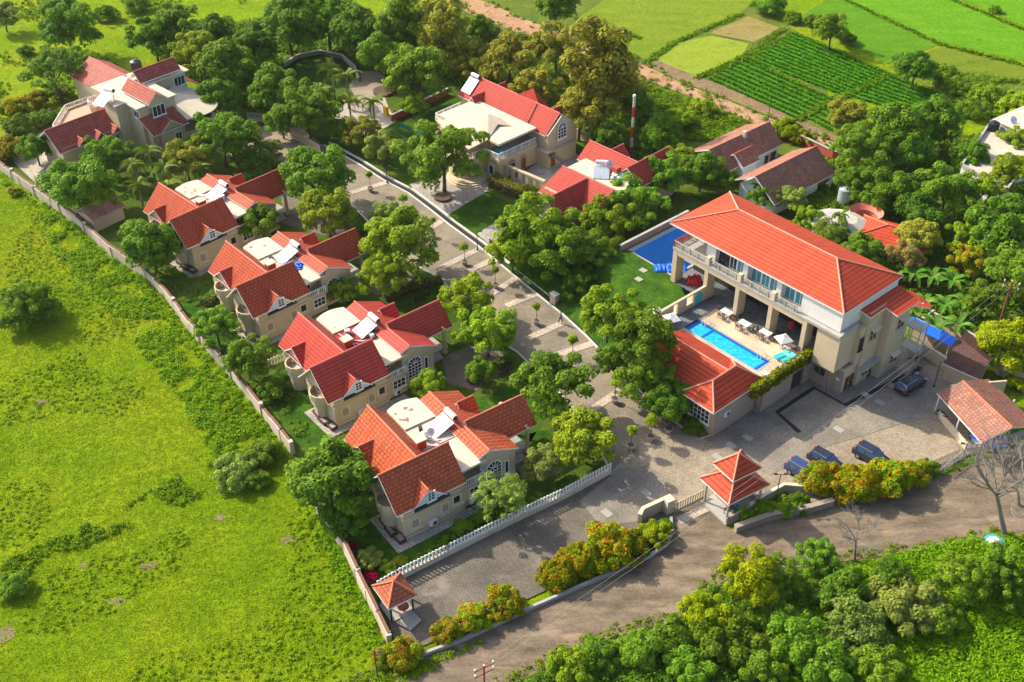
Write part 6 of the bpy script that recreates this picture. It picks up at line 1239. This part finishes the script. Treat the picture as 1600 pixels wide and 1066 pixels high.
('bush','lf_gold2',1425,745,28,'reddish shrub near the right end of the car park hedge'),('bush','lf_mid',1446,733,18,'green shrub at the right end of the car park hedge'),
('bush','lf_light',1165,808,14,'yellow green shrub at the foot of the gatehouse'),('bush','lf_mid',1190,800,18,'green shrub below the gatehouse wall'),('bush','lf_light',1225,795,20,'light ground shrub on the bank below the low beige wall'),('bush','lf_mid',1250,790,18,'green ground shrub on the bank beside the car park hedge'),
# bottom right thicket
('loose','lf_yell',1172,905,48,'yellow green tree at the lower edge of the outer road'),('loose','lf_mid',1215,905,34,'green tree right of the yellow green one below the outer road'),('loose','lf_yell',1098,955,36,'yellow tree nearest the bend of the outer road'),
('loose','lf_mid',1278,872,29,'small round tree at the road edge left of the bare sapling'),('dense','lf_mid',1195,960,44,'green tree in the bottom thicket below the yellow ones'),('dense','lf_dark',1140,1005,48,'rounded shrubby tree in the bottom thicket under the yellow tree'),
('loose','lf_mid',1060,1000,42,'green tree in the bottom thicket, left part'),('loose','lf_mid',1000,1020,40,'green tree at the bottom edge, left part of the thicket'),('loose','lf_mid',935,1025,36,'green tree at the bottom edge beside the outer road'),('loose','lf_light',890,1048,34,'light bush tree at the bottom edge, first of the thicket'),
('dense','lf_dark',1245,990,44,'shrubby tree in the middle of the bottom thicket'),('dense','lf_dark',1300,925,42,'bushy growth just below the small round tree'),('loose','lf_grey',1340,985,52,'pale feathery tree in the bottom thicket'),('loose','lf_grey',1410,950,50,'pale feathery tree right of its like in the thicket'),
('dense','lf_mid',1390,900,30,'green tree just below the road right of the bare sapling'),('dense','lf_dark',1460,965,40,'shrubby tree in the right part of the thicket'),('loose','lf_mid',1500,905,36,'bright green bush tree below the road at right'),
('loose','lf_mid',1560,890,36,'green tree right below the turquoise tub'),('dense','lf_mid',1590,935,34,'green tree at the right edge below the road'),('loose','lf_mid',1280,1040,44,'green tree at the bottom edge centre right'),('dense','lf_dark',1190,1040,40,'shrubby tree at the bottom edge, middle of the thicket'),('loose','lf_mid',1080,1045,36,'green tree at the bottom edge, left of the middle'),
('loose','lf_mid',1370,1045,36,'green tree at the bottom edge under the pale feathery tree'),
# left meadow
('bush','lf_mid',40,488,46,'lone spreading shrub tree in the left meadow'),('airy','lf_mid',26,470,34,'feathery growth rising behind the lone shrub tree in the left meadow'),('bush','lf_grey',368,742,34,'grey green bush in the meadow left of the dark round tree'),('bush','lf_mid',412,712,30,'green bush leaning on the boundary wall in the meadow'),('bush','lf_mid',400,750,24,'green bush between the meadow bush and the dark round tree'),
('bush','lf_mid',18,918,26,'green bush at the left edge, lower meadow'),('bush','lf_olive',22,300,12,'brown bush outside the boundary wall at far left'),
('loose','lf_mid',1000,165,30,'small green tree in the scrub beside the track'),('bush','lf_light',1062,190,26,'light green bush in the scrub meadow'),('bush','lf_light',1100,170,22,'light green bush near the track in the scrub meadow'),('bush','lf_mid',1040,215,24,'green bush behind the sports court trees'),
('bush','lf_grey',765,52,22,'grey green bush left of the dirt track'),('bush','lf_light',720,112,24,'light bush behind the solar panel of the cream house'),('bush','lf_yell',826,302,16,'yellow end shrub of the clipped hedge'),
]
for q in PL:
    kind,leaf,u,v,rp,label=q[:6]
    kw=dict(name='broadleaf_tree',cat='tree') if kind!='bush' else dict(name='shrub',cat='shrub',group='shrubs and hedges')
    if kind=='bush' and u>860 and v>720 and u<1460 or (kind=='bush' and v>930 and u<800): kw['sq']=1.15; kw['group']='flowering hedge shrubs'
    if u>880 and v>915 and kind in ('dense','loose') and leaf!='lf_yell': kind='bush'; rp*=1.05; kw['sq']=1.1; leaf=leaf if leaf!='lf_dark' else 'lf_mid'
    b0=4.2 if label.startswith(('light tree on the lawn left of the pool','large green tree in front of the pool')) else 0
    hf={'tall':1.35,'dense':.85,'loose':.88,'airy':1.0}.get(kind,1)
    plant(kind,leaf,u,v,rp,label,base=b0,hf=hf,**kw)
# clipped hedge by the cream house and yard hedges
def hedge(px,h,wd,leaf,label,n=260,seed=1):
    P=W(px); rr=random.Random(seed); cs=[]; Ls=[(q-p).length for p,q in zip(P,P[1:])]; tot=sum(Ls)
    for k in range(int(n*tot/10)):
        d=rr.uniform(0,tot); i=0
        while d>Ls[i] and i<len(Ls)-1: d-=Ls[i]; i+=1
        p=P[i].lerp(P[i+1],d/Ls[i]); dr=(P[i+1]-P[i]).normalized(); s=rr.choice((-1,1,rr.uniform(-1,1),rr.uniform(-1,1)))*wd/2; cs.append((p.x-dr.y*s,p.y+dr.x*s,h*rr.uniform(.2,1) if abs(s)>wd*.45 else h*rr.uniform(.85,1.02)))
    T=thing('hedge',label,'hedge',(P[0].x,P[0].y,0),0,'clipped hedges')
    o=blades('foliage',[(c[0]-P[0].x,c[1]-P[0].y,c[2]) for c in cs],8,.22,.1,M[leaf],kind='thing',seed=seed,up=.6); o.parent=T; del o['kind']
    b=MB(); ribbon(b,[(p.x-P[0].x,p.y-P[0].y) for p in P],-wd*.4,wd*.8,0,h*.85); b.obj('stem_core',M['soil'],T)
hedge([(770,285),(800,303),(826,306)],1.4,2.0,'lf_yell','clipped green and yellow hedge in front of the arcaded wall')
hedge([(732,600),(765,580),(798,566)],1.0,1.0,'lf_mid','clipped hedge between the nearest villa and the clean red villa drive',seed=2)
hedge([(318,480),(345,462),(372,452)],1.3,1.3,'lf_dark','dark clipped hedge between the farthest villa and the tarpaulin villa',seed=3)
hedge([(600,470),(640,452),(690,442)],1.0,1.0,'lf_mid','clipped hedge beside the drive of the tarpaulin villa',seed=4)
hedge([(480,410),(520,385),(575,360)],1.0,1.0,'lf_mid','clipped hedge behind the farthest matching villa drive',seed=5)
hedge([(10,210),(50,198),(85,180)],1.2,1.6,'lf_dark','dark hedge row along the mansion path',seed=6)
L=W([(p[0]+16,p[1]-3) for p in RE[7:15]]); cen=[]
for p,q in zip(L,L[1:]):
    for k in range(90): r=p.lerp(q,rnd.random()); cen.append((r.x+rnd.uniform(-.3,.3)+.7,r.y+rnd.uniform(-.3,.3)+.5,.05))
tag(blades('red_border',cen,7,.4,.15,leafm('leaf_red_border',(.05,.02,.01),(.12,.03,.02),(.08,.07,.02)),kind='stuff',seed=41),'low red leaved border along the right kerb of the road')
# magenta flowering shrubs
for u,v,r,lb in ((550,855,10,'magenta flowering shrub by the boundary wall under the dark tree'),(579,902,11,'magenta flowering shrub beside the small gazebo')): plant('bush','lf_red',u,v,r,lb,name='flowering_shrub',cat='shrub',group='shrubs and hedges')
# potted trees along the road
POT=[(579,299,'first potted tree from the top of the road'),(631,337,'second potted tree from the top of the road'),(677,371,'third potted tree down the road'),(726,414,'fourth potted tree down the road, beside two pale bands'),(774,450,'fifth potted tree down the road'),(838,507,'potted tree just before the walking person'),(894,560,'potted tree just past the walking person'),(960,629,'potted tree alone between the rounded kerb tree and the pool trees'),(985,702,'potted tree nearest the yellow green tree by the fence end'),(1016,688,'left pot of the two close together near the pool house'),(1044,676,'right pot of the two, beside the pool house planting bed')]
for i,(u,v,lb) in enumerate(POT):
    p=G(u,v,.1); T=thing('potted_tree',lb,'potted tree',(p.x,p.y,.1),0,'potted trees along the road')
    b=MB(); b.cyl((0,0),.30,0,.62,14,.46); b.cyl((0,0),.5,.621,.72,14); b.obj('pot',M['conc'],T)
    b=MB(); b.cyl((0,0),.42,.722,.74,14); b.obj('soil',M['soil'],T)
    b=MB(); b.tube((0,0,.7),(.05,.03,2.1),.05,.035); b.tube((.05,.03,2.1),(.25,.2,2.8),.03); b.tube((.05,.03,2.1),(-.2,-.1,2.8),.03); b.obj('trunk',M['trunk'],T)
    k=[.85,.95,.7,.9,.8,.75,1.0,.85,.9,1.05,1.15][i]; ob('crown',mesh_for(CR['round'][i%2],M['lf_light'] if i not in (1,) else M['lf_mid']),T,M['lf_light'],(0,0,3.0),(k,k,k*.95),i)
# palms
def frond(L,w,bend,seed):
    rr=random.Random(seed); b=MB(); n=9; P=[]; 
    for k in range(n+1):
        t=k/n; P.append(Vector((L*math.sin(t*bend)/bend if bend else L*t,0,L*(1-math.cos(t*bend))/bend*-1+L*.42*t*(1-t*.5))))
    for k in range(n):
        b.tube(P[k],P[k+1],.02,.015,3)
        for s in (-1,1):
            for j in range(3):
                c=P[k].lerp(P[k+1],j/3); l=w*(1-.55*abs((k+j/3)/n-.35)-.0)*rr.uniform(.8,1.1); d=Vector((.55,s,-.35)).normalized()*l; e=Vector((.07,0,0))
                b.face([c-e,c+e,c+d*.6+e*.8,c+d])
    return b
def palm(u,v,h,L,label,leaf='lf_palm',n=13,seed=1):
    p=G(u,v,h); T=thing('palm_tree',label,'palm',(p.x,p.y,0),0,'palm trees'); b=MB(); b.tube((0,0,0),(.1,0,h),.2,.13,8); b.obj('trunk',M['trunkp'],T)
    rr=random.Random(seed); me=[frond(L,L*.30,bd,seed+j).obj('frond',M[leaf],T) for j,bd in enumerate((1.3,1.9))]; 
    for k in range(n):
        o=me[k] if k<2 else bpy.data.objects.new('frond',me[k%2].data)
        if k>=2: sc.collection.objects.link(o); o.parent=T
        o.location=(.1,0,h); o.rotation_euler=(rr.uniform(-.2,.2),rr.uniform(-.75,.25),k*2.4)
for i,(u,v,h,L,lb) in enumerate([(518,108,6,3.6,'tall palm at the edge of the round park lawn'),(540,118,6.5,3.4,'palm right of the tall one by the sunk court'),(545,158,5.5,3.2,'palm in the middle of the park plaza'),(582,158,5,3,'palm nearer the yellow slide'),
 (498,140,5,3,'golden palm below the round lawn'),(205,255,4.5,3,'golden palm below the mansion, left of the cluster'),(232,235,5,3.2,'golden palm in front of the mansion wall'),(255,262,4.5,3,'golden palm in the middle of the cluster by the mansion'),(282,228,4.5,3,'golden palm at the mansion gable'),(215,288,4,3,'low golden palm above the two lobed tree'),(305,262,4,3,'golden palm left of the farthest matching villa'),
 (262,290,4,2.8,'golden palm just behind the farthest matching villa'),(1312,336,5.2,1.6,'small papaya like palm in front of the faceted cottage')]): palm(u,v,h,L,lb,'lf_palm' if i<4 or i>11 else 'lf_palm',seed=i*7+1)
def banana(u,v,label,seed,L=3.0):
    h=2.2; p=G(u,v,h+1); T=thing('banana_plant',label,'banana plant',(p.x,p.y,0),0,'banana plants'); b=MB(); b.tube((0,0,0),(0,0,h),.2,.12,8); b.obj('stem',M['trunkp'],T); rr=random.Random(seed)
    for k in range(8):
        b=MB(); n=8; l=L*rr.uniform(.8,1.15); P=[]
        for j in range(n+1): t=j/n; P.append((l*.75*t,0,l*(.75*t-.85*t*t*rr.uniform(.9,1)),.38*math.sin(math.pi*min(1,.12+t*.88))**.6))
        for j in range(n):
            x0,_,z0,w0=P[j]; x1,_,z1,w1=P[j+1]
            b.face([(x0,0,z0),(x1,0,z1),(x1,w1,z1+.12*w1),(x0,w0,z0+.12*w0)]); b.face([(x1,0,z1),(x0,0,z0),(x0,-w0,z0+.12*w0),(x1,-w1,z1+.12*w1)])
        o=b.obj('leaf',M['lf_ban'],T); o.location=(0,0,h); o.rotation_euler=(0,rr.uniform(-.2,.1),k*2.4)
for i,(u,v,lb) in enumerate([(1428,420,'banana plant nearest the pinkish shrub'),(1458,425,'banana plant in the middle, upper row'),(1490,430,'banana plant at the right of the upper row'),(1445,465,'banana plant behind the clubhouse wing'),(1478,468,'banana plant in the middle, lower row'),(1510,465,'banana plant at the right of the lower row'),(1462,500,'lowest banana plant above the back wall'),(1500,500,'banana plant lowest at right, near the blue lean-to')]): banana(u,v,lb,i+50,3.6)
# bare trees
def bare(foot,top,label,seed,nb=7):
    p=G(*foot); H=[h for h in np.linspace(1,14,260)]; best=min(H,key=lambda h:abs(G(foot[0],top[1],h).y-p.y)); T=thing('bare_tree',label,'tree',(p.x,p.y,0),0,'leafless trees'); rr=random.Random(seed)
    t=MB(); top_=Vector(((G(top[0],top[1],best).x-p.x)*.5,0,best*.45)); t.tube((0,0,0),top_,best*.022,best*.014,8); t.obj('trunk',M['trunkp'],T); b=MB()
    def br(p0,d,l,r,dep):
        q=p0+d*l; b.tube(p0,q,r,r*.6,5)
        if dep>0:
            for k in range(4): br(p0.lerp(q,rr.uniform(.55,1)),(d+Vector((rr.gauss(0,.55),rr.gauss(0,.55),rr.gauss(.1,.3)))).normalized(),l*rr.uniform(.5,.8),max(.008,r*.5),dep-1)
    for k in range(nb):
        a=2*math.pi*k/nb; br(top_*rr.uniform(.85,1),Vector((math.cos(a)*.9,math.sin(a)*.9,rr.uniform(.5,1.2))).normalized(),best*.25,best*.010,4)
    b.obj('branches',M['trunkp'],T)
bare((1570,836),(1545,680),'large pale leafless tree at the right edge of the outer road',5); bare((1335,876),(1342,800),'small dark leafless sapling at the lower road edge',6,5); bare((1592,790),(1590,700),'leafless tree at the right edge behind the larger one',9,6)
b=MB(); p=G(160,345); hut=thing('garden_hut','small grey hut roof between the boundary wall and the trees','hut',(p.x,p.y,0),R(-40)); b.box(-2.2,2.2,-2.6,2.6,0,2.4); b.obj('wall',M['wall'],hut); b=MB(); gable(b,'y',-2.9,2.9,0,3.4,2.6,2.3,2.6,2.3); b.obj('roof',[M['tile_old'],M['conc'],M['conc']],hut)
# bare soil patches in the meadow
M['bare']=groundm('bare_patch',[(.15,.15,.05),(.22,.18,.09),(.27,.21,.12)],.6,4,bm=.5,dist=.1)
def patch(u,v,r,k):
    r*=.75
    rr=random.Random(k); n=14; p=G(u,v); b=MB(); b.face([(p.x+r*rr.uniform(.5,1.2)*math.cos(2*math.pi*i/n)*1.5,p.y+r*rr.uniform(.5,1.2)*math.sin(2*math.pi*i/n),.02+k*.001) for i in range(n)]); b.obj('bare_soil_patch',M['bare'])['kind']='structure'
for k,(u,v,r) in enumerate(((345,808,.7),(232,885,1.0),(183,940,.8),(130,885,.5),(5,990,1.5),(62,630,.9),(450,845,.9))): patch(u,v,r,k)
# ---------------------------------------------------------------- the air
b=MB(); b.box(-700,700,-150,1000,-1,96); hz=b.obj('haze',None if 0 else bpy.data.materials.new('haze_air')); m=hz.data.materials[0]; m.use_nodes=True; n=m.node_tree.nodes; n.remove(n['Principled BSDF'])
pv=n.new('ShaderNodeVolumePrincipled'); pv.inputs['Color'].default_value=(.95,.93,.88,1); pv.inputs['Density'].default_value=.00005; pv.inputs['Anisotropy'].default_value=.2
m.node_tree.links.new(pv.outputs[0],n['Material Output'].inputs['Volume']); hz['kind']='stuff'
